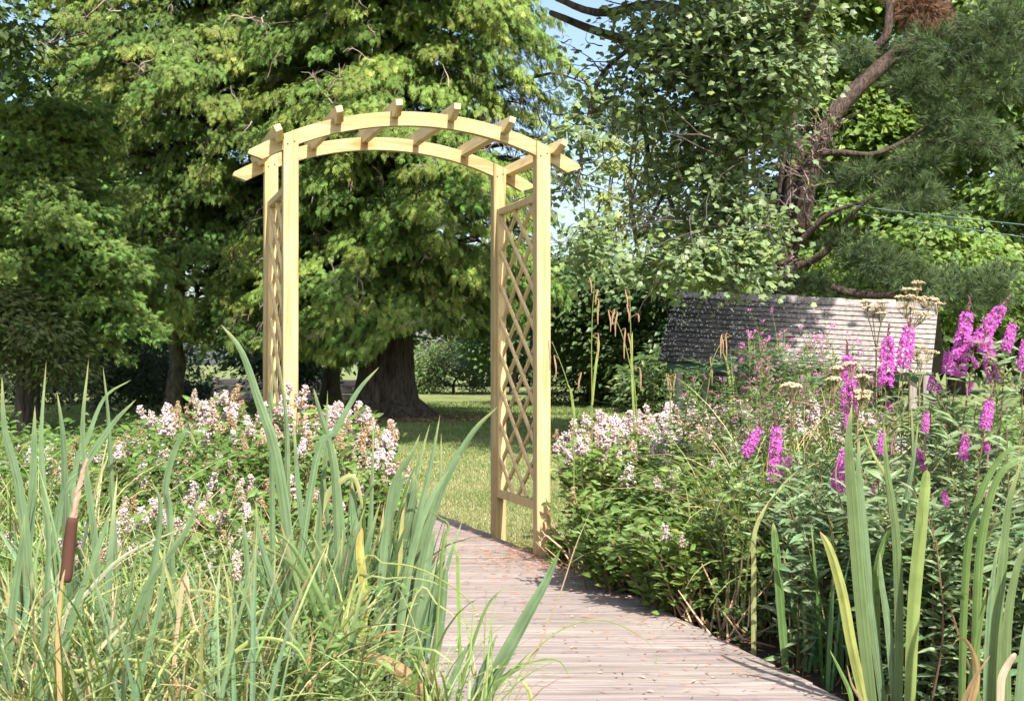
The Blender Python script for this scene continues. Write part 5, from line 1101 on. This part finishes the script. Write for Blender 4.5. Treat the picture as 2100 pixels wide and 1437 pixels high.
umbel("flat cream umbels in front of the roof ridge left of the tall ones", 6.6, [(1790, 627, 22), (1812, 617, 14), (1778, 617, 10), (1806, 640, 12)], 612, 1797)
umbel("faded yellow umbels before the right end of the roof", 6.3, [(1880, 707, 22), (1900, 718, 22), (1888, 735, 12), (1805, 712, 12)], 613, 1885)
umbel("white umbels close behind the straight magenta spike", 4.6, [(1768, 770, 16), (1765, 800, 18), (1718, 752, 14), (1765, 812, 14), (1745, 745, 14), (1710, 775, 12), (1622, 787, 22)], 614, 1758)
def psedge(label, D_, stem, cats, seed, leafs=()):
    global RNG
    RNG = np.random.default_rng(seed); r = thing("pendulous_sedge", label, "sedge", at_px(stem[0][0], D_), "pendulous sedge stems"); st = MB(); f = at_px(stem[0][0], D_)
    tube(st, spline([f] + [P(x, y, D_) for x, y in stem], 24), np.linspace(.003, .001, 24), 4, (.28, .32, .1))
    for pts in leafs: blade_path(st, [P(x, y, D_) for x, y in pts], .012, (.3, .38, .1), (.3, .38, .1), .2)
    st.build("stem", M_BLADE, r)
    for (x0, y0, x1, y1) in cats:
        m = MB(); xm = x0 + (x1 - x0) * .5 + (6 if x1 > x0 else -6); tube(m, spline([P(x0, y0, D_), P(xm, y0 - 6, D_), P(x1, y0 + (y1 - y0) * .45, D_), P(x1, y1, D_)], 14), np.concatenate([[.001] * 4, np.linspace(.002, .0042, 4), np.linspace(.0042, .002, 6)]), 5, (.32, .2, .12), .15, seed=int(x0)); m.build("catkin", M_TWIG, r)
psedge("straight tall pendulous sedge stem right of the arch", 6.1, [(1214, 820), (1213, 730), (1215, 640), (1218, 600), (1219, 574)], [(1219, 600, 1222, 625), (1217, 620, 1226, 665), (1215, 690, 1226, 740), (1217, 575, 1213, 600)], 621, [[(1214, 830), (1222, 750), (1228, 700), (1215, 690)]])
psedge("pendulous sedge curling over at the top, second from the arch", 6.2, [(1300, 850), (1298, 760), (1294, 690), (1292, 620), (1290, 596), (1280, 588)], [(1290, 600, 1287, 640), (1293, 630, 1290, 660), (1294, 650, 1310, 660), (1295, 690, 1293, 725), (1296, 760, 1314, 800)], 622, [[(1300, 850), (1296, 760), (1296, 700), (1297, 680)]])
psedge("pendulous sedge leaning left with a tuft of catkins", 6.15, [(1305, 840), (1290, 740), (1277, 690), (1265, 660), (1254, 640)], [(1256, 642, 1252, 680), (1258, 645, 1262, 690), (1272, 680, 1280, 735), (1254, 640, 1256, 665)], 623)
psedge("bending pendulous sedge close to the right arch post", 5.9, [(1176, 850), (1165, 790), (1150, 745), (1138, 715), (1132, 700)], [(1134, 705, 1128, 760), (1145, 735, 1140, 775), (1185, 770, 1187, 800)], 624, [[(1178, 860), (1172, 810), (1164, 785)]])
psedge("pendulous sedge drooping in front of the dark end of the roof", 6.3, [(1440, 900), (1452, 800), (1462, 740), (1478, 705), (1495, 690), (1502, 688)], [(1495, 692, 1478, 735), (1500, 690, 1490, 740), (1490, 695, 1483, 720), (1465, 740, 1460, 790)], 625, [[(1500, 860), (1498, 800), (1492, 750), (1480, 715)]])
psedge("short pendulous sedge with withered catkins left of the shelter post", 6.6, [(1375, 850), (1373, 800), (1376, 770)], [(1376, 772, 1382, 805), (1375, 772, 1370, 800), (1376, 775, 1376, 815)], 626)
RNG = np.random.default_rng(631)
ro = thing("rose_bush", "blue green leaved rose arching in front of the shelter post", "rose", at_px(1420, 5.6)); st = MB(); lf = MB()
for path in ([(1320, 1080), (1345, 1000), (1400, 900), (1455, 840), (1500, 790)], [(1430, 1000), (1450, 880), (1480, 790), (1530, 740), (1580, 730)], [(1400, 960), (1405, 860), (1420, 790), (1450, 750)], [(1500, 940), (1540, 850), (1600, 780), (1660, 760)], [(1310, 1150), (1345, 1060), (1395, 1010)], [(1420, 1000), (1460, 900), (1560, 800), (1620, 740), (1700, 760)], [(1560, 950), (1600, 860), (1650, 790), (1720, 800)]):
    D_ = 5.5 + U(-.2, .2); p = [P(x, y, D_) for x, y in path]; f = p[0].copy(); f[2] = -.05; pts = spline([f] + p, 30); tube(st, pts, np.linspace(.006, .002, 30), 5, (.12, .14, .06))
    for j in range(7, 30, 1):
        for _ in range(2):
            a = U(0, 6.28); d = nrm(np.array([math.cos(a), math.sin(a), .3])); n = 5; q = np.linspace(.02, .09, n)[:, None] * d + pts[j]; sd = np.where(np.arange(n) % 2, 1, -1)[:, None] * np.cross(d, (0, 0, 1)); dd = sd * .9 + d * .7; dd[-1] = d
            scatter(lf, LEAF, q, dd, np.tile([0, 0, 1.], (n, 1)) + RNG.normal(0, .2, (n, 3)), U(.03, .048, n), vary((.13, .21, .12), n, .2))
st.build("stems", M_TWIG, ro); lf.build("foliage", M_LEAF, ro)

# ------------------------------------------------------------------ litter and dead stems at the deck edge
RNG = np.random.default_rng(641)
m = MB(); n = 1900; y = np.concatenate([RNG.normal(6.3, .35, 1000), U(3.6, 8.5, 900)]); t = np.concatenate([np.abs(RNG.normal(0, .22, 1000)), np.abs(RNG.normal(0, .45, 900))]); x = ex(y) - t + .06
pos = np.stack([x, y, .006 + U(0, .006, n)], -1); a = U(0, 6.28, n); L_ = U(.015, .05, n)
ok = x > ex_left(y)
scatter(m, T_leaf2(.12, .02, .0), pos[ok], np.stack([np.cos(a), np.sin(a), 0 * a], -1)[ok], (np.array([0, 0, 1.]) + RNG.normal(0, .2, (n, 3)))[ok], L_[ok], vary((.42, .17, .09), ok.sum(), .35))
k = 90; y = U(3.6, 8, k); x = ex(y) - U(0, 1.1, k); scatter(m, LEAF_S, np.stack([x, y, np.full(k, .006)], -1), nrm(RNG.normal(0, 1, (k, 3)) * (1, 1, .1)), np.tile([0, 0, 1.], (k, 1)), U(.012, .03, k), vary((.5, .38, .22), k, .3))
tag(m.build("fallen_needles", M_TWIG), "reddish fallen needles and leaf scraps scattered on the boardwalk", "litter", kind='stuff')
m = MB()
for i in range(170):
    yv = U(4.6, 6.4); b0 = np.array([ex(yv) + U(.02, .22), yv, -.04]); e = b0 + np.array([U(-.2, .25), U(-.15, .15), U(.06, .32)]); tube(m, [b0, (b0 + e) / 2 + RNG.normal(0, .02, 3), e], [.0045, .004, .002], 4, tuple(np.array([.5, .33, .22]) * U(.5, 1.2)), cap=False)
tag(m.build("dead_stems", M_TWIG), "tangle of dry brown stems under the leaves at the right boardwalk edge", "dead stems", kind='stuff')
